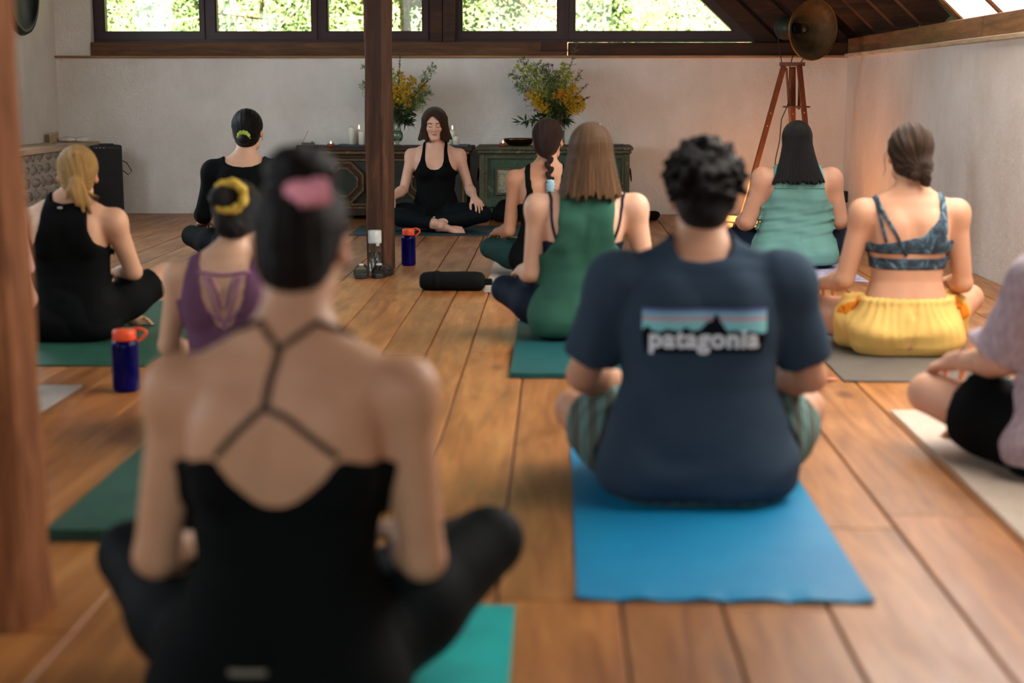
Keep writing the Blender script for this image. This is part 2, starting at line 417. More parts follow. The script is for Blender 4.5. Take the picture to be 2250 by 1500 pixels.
# ---- right wall, wall plate, ledge
MB_R = MB().box((XR, YF, -0.1), (XR + 0.4, YB + 0.3, Z_LEDGE + 0.01))
tag(MB_R.build('wall_right', M_PLASTER_R), 'low plastered knee wall on the right', kind='structure')
Z_PL = 1.455
tag(MB().box((XR - 0.03, YF, Z_LEDGE + 0.005), (XR + 0.06, YB, Z_LEDGE + 0.032)).build('trim_10', M_LEDGE_Y, bevel=0.004), 'pale ledge board on the right knee wall', kind='structure')
for (a, b) in ((YF, 5.2), (5.205, 9.0), (9.005, YB)):
    tag(MB().box((XR + 0.0, a, Z_LEDGE + 0.033), (XR + 0.17, b, Z_PL)).build('trim_11', M_BEAM_Y, bevel=0.006), 'timber wall plate lying on the right knee wall', kind='structure')
# ---- right roof slope: rafters, boards, glazing
SL = (EAVE.x - RIDGE_X) / math.cos(ROOF_PITCH)
RAFT = [12.98, 12.3, 11.56, 10.8] + GLAZED + [2.6, 1.8, 1.0, 0.2, -0.6, -1.4, -2.2]
ceil_r = tag(MB().obox(EAVE + RDIR * (SL / 2) - RNRM * 0.30 + Vector((0, (GLAZED[-1] + YF) / 2, 0)), RDIR * (SL / 2 + 0.1), Vector((0, (GLAZED[-1] - YF) / 2 + 0.2, 0)), RNRM * 0.02)
    .obox(EAVE + RDIR * (SL / 2) - RNRM * 0.30 + Vector((0, (GLAZED[0] + YB + 0.4) / 2, 0)), RDIR * (SL / 2 + 0.6), Vector((0, (YB + 0.4 - GLAZED[0]) / 2, 0)), RNRM * 0.02)
    .obox(EAVE + RDIR * ((SL + GLASS_UP) / 2) - RNRM * 0.30 + Vector((0, (GLAZED[0] + GLAZED[-1]) / 2, 0)), RDIR * ((SL - GLASS_UP) / 2), Vector((0, (GLAZED[0] - GLAZED[-1]) / 2, 0)), RNRM * 0.02)
    .build('ceiling', M_DECK), 'dark boarded underside of the right roof slope', kind='structure')
nb = 14                                                            # boards of the far bays, piece by piece
for k in range(nb):
    d0 = k * SL / nb
    o = MB().obox((0, 0, 0), RDIR * (SL / nb / 2 - 0.003), Vector((0, (YB - GLAZED[0]) / 2, 0)), RNRM * 0.008).build('ceiling_board', M_DECK, ceil_r)
    o.location = EAVE + RDIR * (d0 + SL / nb / 2) - RNRM * 0.25 + Vector((0, (YB + GLAZED[0]) / 2, 0))
for y in RAFT:
    bar = y in GLAZED[1:-1]                                        # slim glazing bars between the panes
    o = MB().obox((0, 0, 0), RDIR * (SL / 2 + 0.1), Vector((0, 0.032 if bar else 0.045, 0)), RNRM * (0.032 if bar else 0.085)).build('rafter', M_RAFTER if y > 9.9 else M_BEAM_Y, ceil_r, bevel=0.004, segs=1)
    o.location = EAVE + RDIR * (SL / 2 + 0.0) - RNRM * (0.067 if bar else 0.12) + Vector((0, y, 0))
tag(MB().obox(EAVE + RDIR * (GLASS_UP + 0.06) + Vector((0, (GLAZED[0] + GLAZED[-1]) / 2, 0)) - RNRM * 0.17, RDIR * 0.05, Vector((0, (GLAZED[0] - GLAZED[-1]) / 2 + 0.05, 0)), RNRM * 0.135).build('trim_13', M_RAFTER), 'timber trimmer added above the roof glazing to block stray sun', kind='structure')  # board added to close the gap where sun leaked in
for yy in (GLAZED[0], GLAZED[-1]):
    tag(MB().obox(EAVE + RDIR * (GLASS_UP / 2 - 0.1) + Vector((0, yy, 0)) - RNRM * 0.20, RDIR * (GLASS_UP / 2 + 0.4), Vector((0, 0.02, 0)), RNRM * 0.16).build('trim_14', M_RAFTER), 'timber cheek added at the end of the roof glazing to block stray sun', kind='structure')  # added across the rafter depth to cut off a sun streak
M_SUN_BLOCK = NT('sun_block_sheet'); M_SUN_BLOCK.set(Base_Color=(0.9, 0.88, 0.84, 1), Roughness=0.9); M_SUN_BLOCK = M_SUN_BLOCK.m  # opaque sheet material for the added sun blockers
for i in range(len(GLAZED) - 1):
    y0, y1 = GLAZED[i + 1], GLAZED[i]
    for (lo, hi) in SUN_BLOCKS[i]:
        o = MB().obox((0, 0, 0), RDIR * ((hi - lo) / 2 + 0.01), Vector((0, (y1 - y0) / 2 - 0.046, 0)), RNRM * 0.003).build('skylight_sun_block', M_SUN_BLOCK, ceil_r)  # added sheet behind the area light, keeps sun out of the bay
        o.location = EAVE + RDIR * ((hi + lo) / 2) + Vector((0, (y0 + y1) / 2, 0)) - RNRM * 0.062
    o = MB().obox((0, 0, 0), RDIR * ((GLASS_UP - GLASS_LO) / 2 + 0.02), Vector((0, (y1 - y0) / 2, 0)), RNRM * 0.003).build('skylight_pane', M_GLASS, ceil_r)
    o.location = EAVE + RDIR * ((GLASS_UP + GLASS_LO) / 2) + Vector((0, (y0 + y1) / 2, 0)) - RNRM * 0.11
# ---- left wall: raised plaster wall, window openings, stone plinth with sill
wl = MB()
ZL = 2.72
ys = [YF] + [q for w in reversed(LEFT_WIN) for q in w] + [YB + 0.3]
for k in range(0, len(ys), 2): wl.box((XL - 0.3, ys[k], -0.1), (XL, ys[k + 1], ZL))
for (a, b) in LEFT_WIN: wl.box((XL - 0.3, a, -0.1), (XL, b, 0.9)); wl.box((XL - 0.3, a, 2.2), (XL, b, ZL))
wall_left = tag(wl.build('wall_left', M_PLASTER), 'white plastered wall on the left above the stone plinth', kind='structure')
for n, (a, b) in enumerate(LEFT_WIN):
    root = empty('window_%d' % (n + 6), (XL - 0.15, (a + b) / 2, 0.9)); root['kind'] = 'structure'
    h = (b - a) / 2
    MB().ring([(-h, 0), (h, 0), (h, 1.3), (-h, 1.3)], [(-h + 0.07, 0.07), (h - 0.07, 0.07), (h - 0.07, 1.23), (-h + 0.07, 1.23)], (0, 0, 0), (0, 1, 0), (0, 0, 1), (0.06, 0, 0)).build('frame', M_FRAME, root)
    MB().box((0.01, -0.03, 0.05), (0.055, 0.03, 1.25)).build('mullion', M_FRAME, root)
    MB().box((0.025, -h + 0.05, 0.05), (0.03, h - 0.05, 1.25)).build('pane', M_GLASS, root)
XS, ZS = -3.88, at(205, 310, YB - 0.05).z
plinth = tag(MB().box((XL, 8.6, -0.05), (XS - 0.03, YB, ZS - 0.045)).build('wall_left_plinth', M_MORTAR), 'rough stone plinth below the pale sill on the left', kind='structure')
rs = random.Random(3)
for r in range(6):
    z = 0.005 + r * 0.098; y = 9.0 + rs.uniform(0, 0.1)
    while y < YB - 0.12:
        w = rs.uniform(0.10, 0.24); h = rs.uniform(0.088, 0.112)
        if rs.random() < 0.96:
            m = MB(); m.lathe([(0.55, 0.0), (0.98, 0.15), (1.0, 0.5), (0.72, 0.85), (0.3, 1.0)], (0, 0, 0), 8, (1, 0, 0))
            m.v = [(vx * rs.uniform(0.03, 0.055), vy * w / 2 * rs.uniform(0.78, 1.08), vz * h / 2 * rs.uniform(0.75, 1.12)) for (vx, vy, vz) in m.v]
            o = m.build('stone', M_STONE, plinth, smooth=True); o.location = (XS - 0.055, y + w / 2, z + h / 2)
        y += w + rs.uniform(-0.006, 0.010)
tag(MB().box((XL, 8.5, ZS - 0.045), (XS + 0.02, YB - 0.005, ZS)).build('trim_12', M_LEDGE_Y, bevel=0.005), 'pale wooden sill board on the stone plinth', kind='structure')
tag(MB().box((RIDGE_X - 0.7, YF - 0.4, RIDGE_Z - 0.25), (RIDGE_X + 0.7, YB + 0.5, RIDGE_Z + 0.9)).build('ceiling_ridge', M_DECK), 'boarded ridge of the roof', kind='structure')
# ---- left roof slope, front gable, ridge
lr = MB(); a = Vector((XL - 0.3, 0, ZL)); b = Vector((RIDGE_X, 0, RIDGE_Z + 0.2))
dv = (b - a); nv = Vector((-dv.z, 0, dv.x)).normalized()
lr.obox((a + b) / 2 + Vector((0, (YB + YF) / 2, 0)) + nv * 0.05, dv / 2 * 1.03, Vector((0, (YB - YF) / 2 + 0.5, 0)), nv * 0.03)
tag(lr.build('ceiling_left', M_DECK), 'dark boarded left roof slope out of sight', kind='structure')
fg = MB()
fg.box((XL - 0.4, YF - 0.3, -0.1), (XR + 0.4, YF, 1.35)); fg.box((XL - 0.4, YF - 0.3, 1.35), (-2.9, YF, 2.85)); fg.box((1.1, YF - 0.3, 1.35), (XR + 0.4, YF, 2.85)); fg.box((XL - 0.4, YF - 0.3, 2.85), (XR + 0.4, YF, RIDGE_Z + 0.4))
tag(fg.build('wall_front', M_PLASTER), 'plastered gable wall behind the camera', kind='structure')

root = empty('window_9', (-0.9, YF - 0.1, 1.35)); root['kind'] = 'structure'
MB().ring([(-2.0, 0), (2.0, 0), (2.0, 1.5), (-2.0, 1.5)], [(-1.93, 0.07), (1.93, 0.07), (1.93, 1.43), (-1.93, 1.43)], (0, 0, 0), (1, 0, 0), (0, 0, 1), (0, 0.06, 0)).build('frame', M_FRAME, root)
MB().box((-1.95, -0.03, 0.05), (1.95, -0.024, 1.45)).build('pane', M_GLASS, root)
MB().box((-2.02, 0.10, -0.02), (2.02, 0.104, 1.52)).build('gable_sun_block', M_SUN_BLOCK, root)  # unseen sheet added to stop sun entering behind the camera

# ---- posts
def hewn_post(name, x0, x1, y0, y1, z1, mat, seed, label, lean=0.0):
    r = random.Random(seed); n = 26; m = MB(); v = []
    for k in range(n + 1):
        z = z1 * k / n
        j = lambda s: r.uniform(-s, s)
        v += [(x0 + j(0.003), y0 + j(0.003), z), (x0 + 0.012 + j(.002), y0 - 0.006 + j(.003), z), (x1 - 0.018 + j(0.003), y0 - 0.006 + j(.003), z), (x1 + j(0.004), y0 + 0.016 + j(.003), z), (x1 + j(.004), y1, z), (x0 + j(.004), y1, z)]
    cxm, cym = (x0 + x1) / 2, (y0 + y1) / 2
    m.v = [(a - cxm + lean * c, b - cym, c) for (a, b, c) in v]
    for k in range(n):
        for q in range(6): m.f.append((k * 6 + q, k * 6 + (q + 1) % 6, (k + 1) * 6 + (q + 1) % 6, (k + 1) * 6 + q))
    m.f.append((5, 4, 3, 2, 1, 0)); m.f.append(tuple(n * 6 + q for q in range(6)))
    o = m.build(name, mat); o.location = (cxm, cym, 0.0)
    return tag(o, label, 'post')
pc = at(838, 594, 9.0)
_p = hewn_post('timber_post', pc.x - 0.062, pc.x + 0.062, 8.938, 9.062, 3.9, M_POST, 11, 'dark hewn timber post standing in the middle of the floor')
_p.rotation_euler = (0, 0, -0.27)
xr = on_floor(97, 1392).x - 0.035
hewn_post('timber_post', xr - 0.165, xr, 2.86, 3.02, 4.0, M_POST_N, 12, 'pale weathered timber post at the left edge of the view', -0.018)
# ================================================================= figures: distance-field modelling
# every body, garment and head of hair is a smooth union of tapered limbs and ellipsoids, meshed on a grid
def _v(a): return np.asarray(a, dtype=np.float32)
def cone(a, b, ra, rb):
    a, b = _v(a), _v(b); m = max(ra, rb)
    lo, hi = np.minimum(a, b) - m, np.maximum(a, b) + m
    ba = b - a; L2 = float(ba @ ba) + 1e-9
    def fn(x, y, z):
        px, py, pz = x - a[0], y - a[1], z - a[2]
        t = np.clip((px * ba[0] + py * ba[1] + pz * ba[2]) / L2, 0, 1)
        return np.sqrt((px - t * ba[0]) ** 2 + (py - t * ba[1]) ** 2 + (pz - t * ba[2]) ** 2) - (ra + (rb - ra) * t)
    return lo, hi, fn
def ell(c, r, R=None):
    c, r = _v(c), _v(r); m = float(r.max()) if R is not None else r
    def fn(x, y, z):
        px, py, pz = x - c[0], y - c[1], z - c[2]
        if R is not None:
            q = [R[0][i] * px + R[1][i] * py + R[2][i] * pz for i in range(3)]; px, py, pz = q
        k0 = np.sqrt((px / r[0]) ** 2 + (py / r[1]) ** 2 + (pz / r[2]) ** 2) + 1e-9
        k1 = np.sqrt((px / r[0] ** 2) ** 2 + (py / r[1] ** 2) ** 2 + (pz / r[2] ** 2) ** 2) + 1e-9
        return k0 * (k0 - 1.0) / k1
    return c - m, c + m, fn
def loft(zs, aa, bb, yy, bend):
    """body of elliptical sections: half width aa, half depth bb, centre yy at heights zs; bend(z) -> (dx, dy)"""
    zs, aa, bb, yy = map(_v, (zs, aa, bb, yy))
    m = max(aa.max(), bb.max()) + 0.12
    def fn(x, y, z):
        zc = np.clip(z, zs[0], zs[-1])
        a = np.interp(zc, zs, aa); b = np.interp(zc, zs, bb); yc = np.interp(zc, zs, yy); dx, dy = bend(zc)
        px = x - dx; py = y - yc - dy
        e = 2.4
        k = (np.abs(px / a) ** e + np.abs(py / b) ** e) ** (1 / e)
        d = (k - 1.0) * np.minimum(a, b) * (0.75 + 0.25 * np.minimum(k, 1.5))
        dz = np.maximum(z - zs[-1], zs[0] - z)
        return np.where(dz > 0, np.sqrt(np.maximum(d, 0) ** 2 + dz ** 2), np.maximum(d, dz * 0.9)).astype(np.float32)
    return _v((-m, -m, zs[0])), _v((m, m, zs[-1])), fn
class Grid:
    def __init__(self, lo, hi, h):
        self.lo, self.h = _v(lo), h
        n = [int(math.ceil((hi[i] - lo[i]) / h)) + 1 for i in range(3)]
        self.ax = [(_v(np.arange(n[i])) * h + lo[i]).astype(np.float32) for i in range(3)]
        self.X = self.ax[0][:, None, None]; self.Y = self.ax[1][None, :, None]; self.Z = self.ax[2][None, None, :]
        self.n = n
    def new(self): return np.full(self.n, 0.5, dtype=np.float32)
    def sl(self, lo, hi, pad):
        s = []
        for i in range(3):
            a = int(max(0, math.floor((lo[i] - pad - self.lo[i]) / self.h))); b = int(min(self.n[i], math.ceil((hi[i] + pad - self.lo[i]) / self.h) + 1))
            if b <= a: return None
            s.append(slice(a, b))
        return tuple(s)
    def put(self, D, prim, k=0.02, op='add', pad=0.05):
        lo, hi, fn = prim
        s = self.sl(lo, hi, pad + k)
        if s is None: return D
        d2 = fn(self.X[s[0]], self.Y[:, s[1]], self.Z[:, :, s[2]]).astype(np.float32)
        d1 = D[s]
        if op == 'add':
            if k > 0:
                h = np.clip(0.5 + 0.5 * (d1 - d2) / k, 0, 1); D[s] = d1 + (d2 - d1) * h - k * h * (1 - h)
            else: D[s] = np.minimum(d1, d2)
        else:
            h = np.clip(0.5 - 0.5 * (d1 + d2) / k, 0, 1); D[s] = d1 + (-d2 - d1) * h + k * h * (1 - h)
        return D
def smin(a, b, k):
    h = np.clip(0.5 + 0.5 * (a - b) / k, 0, 1); return a + (b - a) * h - k * h * (1 - h)
def smax(a, b, k):
    h = np.clip(0.5 - 0.5 * (a - b) / k, 0, 1); return a + (b - a) * h + k * h * (1 - h)
def nets(g, D):
    """naive surface nets: one vertex per crossed cell, one quad per crossed edge"""
    ins = D < 0
    c = ins[:-1, :-1, :-1].astype(np.int8)
    for (i, j, k) in ((1, 0, 0), (0, 1, 0), (0, 0, 1), (1, 1, 0), (1, 0, 1), (0, 1, 1), (1, 1, 1)):
        c = c + ins[i:D.shape[0] - 1 + i, j:D.shape[1] - 1 + j, k:D.shape[2] - 1 + k]
    I, J, K = np.nonzero((c > 0) & (c < 8))
    if len(I) == 0: return np.zeros((0, 3), np.float32), np.zeros((0, 4), np.int64)
    idx = np.full(c.shape, -1, np.int64); idx[I, J, K] = np.arange(len(I))
    cor = [(a, b, d) for a in (0, 1) for b in (0, 1) for d in (0, 1)]
    val = {q: D[I + q[0], J + q[1], K + q[2]] for q in cor}
    acc = np.zeros((len(I), 3), np.float32); cnt = np.zeros(len(I), np.float32)
    for q in cor:
        for ax in range(3):
            if q[ax]: continue
            r = list(q); r[ax] = 1; r = tuple(r)
            a, b = val[q], val[r]; m = (a < 0) != (b < 0)
            t = np.where(m, a / np.where(m, a - b, 1), 0)
            for d in range(3): acc[:, d] += np.where(m, q[d] + (t if d == ax else 0), 0)
            cnt += m
    P = (np.stack([I, J, K], 1) + acc / cnt[:, None]) * g.h + g.lo
    F = []
    for ax in range(3):
        o1, o2 = [d for d in range(3) if d != ax]
        sA = [slice(None)] * 3; sB = [slice(None)] * 3; sA[ax] = slice(0, -1); sB[ax] = slice(1, None)
        A = ins[tuple(sA)]; B = ins[tuple(sB)]
        e = np.nonzero(A != B); e = [q for q in e]
        ok = (e[o1] > 0) & (e[o2] > 0) & (e[o1] < D.shape[o1] - 1) & (e[o2] < D.shape[o2] - 1)
        e = [q[ok] for q in e]; fl = A[tuple(e)]
        def ci(d1, d2):
            q = [w.copy() for w in e]; q[o1] = q[o1] - d1; q[o2] = q[o2] - d2; return idx[tuple(q)]
        quad = np.stack([ci(1, 1), ci(0, 1), ci(0, 0), ci(1, 0)], 1)
        if ax == 1: fl = ~fl
        quad[~fl] = quad[~fl][:, ::-1]
        F.append(quad)
    F = np.concatenate(F); F = F[(F >= 0).all(1)]
    return P.astype(np.float32), F
def relax(P, F, it=1, w=0.5):
    for _ in range(it):
        S = np.zeros_like(P); C = np.zeros(len(P), np.float32)
        for a in range(4):
            b = (a + 1) % 4
            np.add.at(S, F[:, a], P[F[:, b]]); np.add.at(S, F[:, b], P[F[:, a]]); np.add.at(C, F[:, a], 1); np.add.at(C, F[:, b], 1)
        P = P * (1 - w) + w * S / np.maximum(C, 1)[:, None]
    return P
def np_mesh(name, P, F):
    me = bpy.data.meshes.new(name)
    me.vertices.add(len(P)); me.vertices.foreach_set('co', np.ascontiguousarray(P, np.float32).ravel())
    me.loops.add(F.size); me.loops.foreach_set('vertex_index', np.ascontiguousarray(F, np.int32).ravel())
    me.polygons.add(len(F)); me.polygons.foreach_set('loop_start', np.arange(0, F.size, 4, dtype=np.int32))
    me.polygons.foreach_set('loop_total', np.full(len(F), 4, np.int32)) if False else None
    me.update(calc_edges=True); me.validate()
    me.polygons.foreach_set('use_smooth', np.ones(len(me.polygons), bool))
    return me
def attr_col(me, C, name='Col'):
    a = me.attributes.new(name, 'FLOAT_COLOR', 'POINT')
    c = np.ones((len(me.vertices), 4), np.float32); c[:, :3] = C; a.data.foreach_set('color', c.ravel())
def attr_f(me, f, name):
    a = me.attributes.new(name, 'FLOAT', 'POINT'); a.data.foreach_set('value', np.ascontiguousarray(f, np.float32))

def skin_mat():
    t = NT('skin')
    a = t.add('ShaderNodeAttribute', attribute_name='Col')
    n = t.noise(t.coords(), 14, 4)
    col = t.mix(1.0, a.outputs['Color'], t.ramp(n, [(0.3, (0.93, 0.90, 0.89, 1)), (0.7, (1.03, 1.02, 1.02, 1))]), 'MULTIPLY')
    t.color(col); t.set(Roughness=0.52, Specular_IOR_Level=0.35)
    t.set(Subsurface_Weight=0.08, Subsurface_Radius=(0.012, 0.005, 0.003), Subsurface_Scale=0.4)
    t.bump(t.noise(t.coords(), 160, 2), 0.05, 0.002)
    return t.m
M_SKIN = skin_mat()
def hair_mat(name, dark, mid, light, freq=60, rough=0.48):
    t = NT(name)
    a = t.add('ShaderNodeAttribute', attribute_name='strand'); b = t.add('ShaderNodeAttribute', attribute_name='along')
    cb = t.add('ShaderNodeCombineXYZ'); t.link(a.outputs['Fac'], cb.inputs[0]); t.link(b.outputs['Fac'], cb.inputs[1])
    mp = t.add('ShaderNodeMapping'); mp.inputs['Scale'].default_value = (freq, 2.0, 1); t.link(cb.outputs[0], mp.inputs[0])
    n = t.noise(mp.outputs[0], 1.0, 7, 0.75)
    t.color(t.ramp(n, [(0.32, srgb(*dark)), (0.52, srgb(*mid)), (0.74, srgb(*light))]))
    t.set(Roughness=rough, Specular_IOR_Level=0.22)
    t.bump(n, 1.0, 0.012)
    return t.m
def rotx(a): c, s = math.cos(a), math.sin(a); return np.array([[1, 0, 0], [0, c, -s], [0, s, c]], np.float32)
def roty(a): c, s = math.cos(a), math.sin(a); return np.array([[c, 0, s], [0, 1, 0], [-s, 0, c]], np.float32)
def rotz(a): c, s = math.cos(a), math.sin(a); return np.array([[c, -s, 0], [s, c, 0], [0, 0, 1]], np.float32)

# ---- head (local: origin between the ears, +Y the face, +Z up)
def head_prims(male=False):
    j = 1.06 if male else 1.0
    P = [(ell((0, -0.012, 0.036), (0.074, 0.094, 0.082)), 0.02), (ell((0, 0.030, -0.028), (0.060 * j, 0.062, 0.085)), 0.03),
         (ell((0, 0.062, -0.092), (0.026 * j, 0.024, 0.020)), 0.03), (cone((-0.045 * j, 0.012, -0.068), (-0.012, 0.068, -0.097), 0.020, 0.015), 0.02), (cone((0.045 * j, 0.012, -0.068), (0.012, 0.068, -0.097), 0.020, 0.015), 0.02),
         (cone((-0.036, 0.068, 0.030), (0.036, 0.068, 0.030), 0.018, 0.018), 0.02),
         (ell((-0.036, 0.060, -0.022), (0.022, 0.024, 0.020)), 0.02), (ell((0.036, 0.060, -0.022), (0.022, 0.024, 0.020)), 0.02),
         (cone((0, 0.088, 0.012), (0, 0.108, -0.024), 0.0085, 0.0115), 0.012), (ell((-0.0105, 0.098, -0.030), (0.008, 0.010, 0.007)), 0.006), (ell((0.0105, 0.098, -0.030), (0.008, 0.010, 0.007)), 0.006)]
    S = [(ell((-0.031, 0.096, 0.008), (0.018, 0.014, 0.013)), 0.012), (ell((0.031, 0.096, 0.008), (0.018, 0.014, 0.013)), 0.012)]
    Q = [(ell((-0.031, 0.0755, 0.006), (0.0155, 0.0145, 0.0125)), 0.004), (ell((0.031, 0.0755, 0.006), (0.0155, 0.0145, 0.0125)), 0.004),
         (cone((-0.017, 0.088, -0.0535), (0, 0.0935, -0.0515), 0.0035, 0.0058), 0.006), (cone((0.017, 0.088, -0.0535), (0, 0.0935, -0.0515), 0.0035, 0.0058), 0.006),
         (cone((-0.014, 0.0865, -0.0590), (0.0, 0.0915, -0.0615), 0.0040, 0.0068), 0.005), (cone((0.014, 0.0865, -0.0590), (0.0, 0.0915, -0.0615), 0.0040, 0.0068), 0.005)]
    E = []
    for s in (-1, 1):
        R = rotz(-s * 0.35) @ rotx(0.15)
        E += [('a', ell((s * 0.078, -0.012, 0.0), (0.0085, 0.020, 0.031), R), 0.008), ('a', ell((s * 0.075, -0.004, -0.022), (0.007, 0.010, 0.012), R), 0.006),
              ('s', ell((s * 0.0865, -0.006, 0.004), (0.0065, 0.011, 0.017), R), 0.005)]
    return P, S, Q, E
def head_mesh(h, male=False):
    g = Grid((-0.10, -0.13, -0.19), (0.10, 0.135, 0.135), h); D = g.new()
    P, S, Q, E = head_prims(male)
    for p, k in P: D = g.put(D, p, k)
    for p, k in S: D = g.put(D, p, k, 'sub')
    for p, k in Q: D = g.put(D, p, k)
    for m, p, k in E: D = g.put(D, p, k, 'add' if m == 'a' else 'sub')
    D = g.put(D, cone((0, -0.012, -0.04), (0, -0.032, -0.175), 0.050, 0.036), 0.025)
    P_, F_ = nets(g, D); P_ = relax(P_, F_, 1, 0.35)
    return P_, F_
_HEADS = {}
def head_for(h, male):
    k = (h, male)
    if k not in _HEADS: _HEADS[k] = head_mesh(h, male)
    return _HEADS[k][0].copy(), _HEADS[k][1].copy()
def face_colors(P, base, brow, lip):
    C = np.tile(_v(base), (len(P), 1))
    x, y, z = np.abs(P[:, 0]), P[:, 1], P[:, 2]
    def blend(w, c):
        w = np.clip(w, 0, 1)[:, None]; C[:] = C * (1 - w) + _v(c) * w
    blend(0.35 * np.exp(-(((x - 0.04) / 0.02) ** 2 + ((z + 0.025) / 0.018) ** 2)) * (y > 0.04), (base[0] * 1.0, base[1] * 0.72, base[2] * 0.68))
    blend(0.30 * np.exp(-((x / 0.012) ** 2 + ((z + 0.025) / 0.012) ** 2)) * (y > 0.095), (base[0] * 1.0, base[1] * 0.7, base[2] * 0.66))
    lipd = np.abs(z + 0.0555 + 0.25 * x) / 0.0085
    blend((1.3 - lipd) * (x < 0.021) * (y > 0.072), lip)
    blend(0.7 * (1.2 - np.abs(z + 0.0565 + 0.12 * x) / 0.0018) * (x < 0.019) * (y > 0.075), (lip[0] * 0.4, lip[1] * 0.35, lip[2] * 0.35))
    bz = 0.0265 + 0.10 * (x - 0.015) - 6.0 * np.maximum(x - 0.040, 0) ** 1.5
    blend(0.85 * (1.4 - np.abs(z - bz) / 0.0042) * ((x > 0.013) & (x < 0.052)) * (y > 0.045), brow)
    lz = -0.0015 - 0.004 * (1 - ((x - 0.031) / 0.016) ** 2)
    blend(0.9 * (1.4 - np.abs(z - lz) / 0.0020) * (np.abs(x - 0.031) < 0.0155) * (y > 0.07), (0.03, 0.018, 0.012))
    ear = (x > 0.072) & (np.abs(z) < 0.04)
    blend(0.45 * ear, (base[0] * 1.0, base[1] * 0.62, base[2] * 0.55))
    return C
# ---- hand (local: origin at the wrist, +X to the fingertips, +Z the back of the hand, +Y the thumb side)
def hand_mesh(h=0.0032, curl=0.5, spread=0.12):
    g = Grid((-0.05, -0.075, -0.13), (0.20, 0.095, 0.055), h); D = g.new()
    D = g.put(D, cone((-0.04, 0, 0), (0.02, 0, 0), 0.025, 0.026), 0.0)
    D = g.put(D, ell((0.055, 0.0, -0.002), (0.050, 0.041, 0.0165)), 0.016)
    D = g.put(D, ell((0.030, 0.026, -0.008), (0.036, 0.018, 0.016)), 0.014)
    for (by, L, r, dx) in ((0.030, 0.074, 0.0088, 0.0), (0.0105, 0.082, 0.0090, 0.006), (-0.0095, 0.076, 0.0086, 0.003), (-0.0285, 0.058, 0.0076, -0.007)):
        p = _v((0.083 + dx, by, 0.0)); yaw = spread * by / 0.03; ang = -0.10 - 0.35 * curl
        F = None
        for q, (fr, rr) in enumerate(((0.46, 1.0), (0.30, 0.92), (0.24, 0.80))):
            d = _v((math.cos(ang) * math.cos(yaw), math.cos(ang) * math.sin(yaw), math.sin(ang)))
            n = p + d * L * fr
            D = g.put(D, cone(p, n, r * rr, r * rr * 0.93), 0.004 if q else 0.007)
            p = n; ang -= curl * (0.75 if q == 0 else 0.55)
    a, b, c, d = _v((0.018, 0.026, -0.008)), _v((0.050, 0.050, -0.018)), _v((0.078, 0.060, -0.026 - 0.012 * curl)), _v((0.100, 0.062, -0.036 - 0.02 * curl))
    D = g.put(D, cone(a, b, 0.0135, 0.0110), 0.010); D = g.put(D, cone(b, c, 0.0105, 0.0096), 0.004); D = g.put(D, cone(c, d, 0.0096, 0.0078), 0.003)
    P, F = nets(g, D); return relax(P, F, 1, 0.3), F
_HANDS = {}
def hand_for(h, curl):
    k = (h, round(curl, 2))
    if k not in _HANDS: _HANDS[k] = hand_mesh(h, curl)
    return _HANDS[k][0].copy(), _HANDS[k][1].copy()
# ---- foot (local: origin at the ankle, +X to the toes, +Z up the instep, big toe at +Y)
def foot_mesh(h=0.004):
    g = Grid((-0.09, -0.07, -0.10), (0.22, 0.07, 0.08), h); D = g.new()
    D = g.put(D, cone((-0.045, 0, 0.030), (0, 0, -0.008), 0.030, 0.036), 0.0)
    D = g.put(D, ell((-0.032, 0, -0.040), (0.036, 0.030, 0.034)), 0.02)
    D = g.put(D, cone((0.0, 0, -0.02), (0.095, 0.004, -0.050), 0.034, 0.022), 0.02)
    D = g.put(D, ell((0.105, 0.002, -0.058), (0.045, 0.042, 0.018)), 0.02)
    D = g.put(D, cone((-0.02, -0.016, -0.055), (0.09, -0.022, -0.060), 0.020, 0.015), 0.015)
    for (y, x, r) in ((0.030, 0.168, 0.0125), (0.010, 0.166, 0.0088), (-0.006, 0.158, 0.0082), (-0.020, 0.148, 0.0078), (-0.033, 0.135, 0.0074)):
        D = g.put(D, cone((0.115, y * 0.9, -0.060), (x, y * 1.05, -0.064), r * 1.05, r), 0.004)
    P, F = nets(g, D); return relax(P, F, 1, 0.3), F
_FOOT = {}
def foot_for(h):
    if h not in _FOOT: _FOOT[h] = foot_mesh(h)
    return _FOOT[h][0].copy(), _FOOT[h][1].copy()

def frame(xdir, zhint):
    x = _v(xdir); x = x / np.linalg.norm(x); z = _v(zhint); z = z - x * (z @ x); z = z / np.linalg.norm(z); y = np.cross(z, x)
    return np.stack([x, y, z], 1)                                     # columns
def flip_y(P, F):
    P = P.copy(); P[:, 1] *= -1; return P, F[:, ::-1]

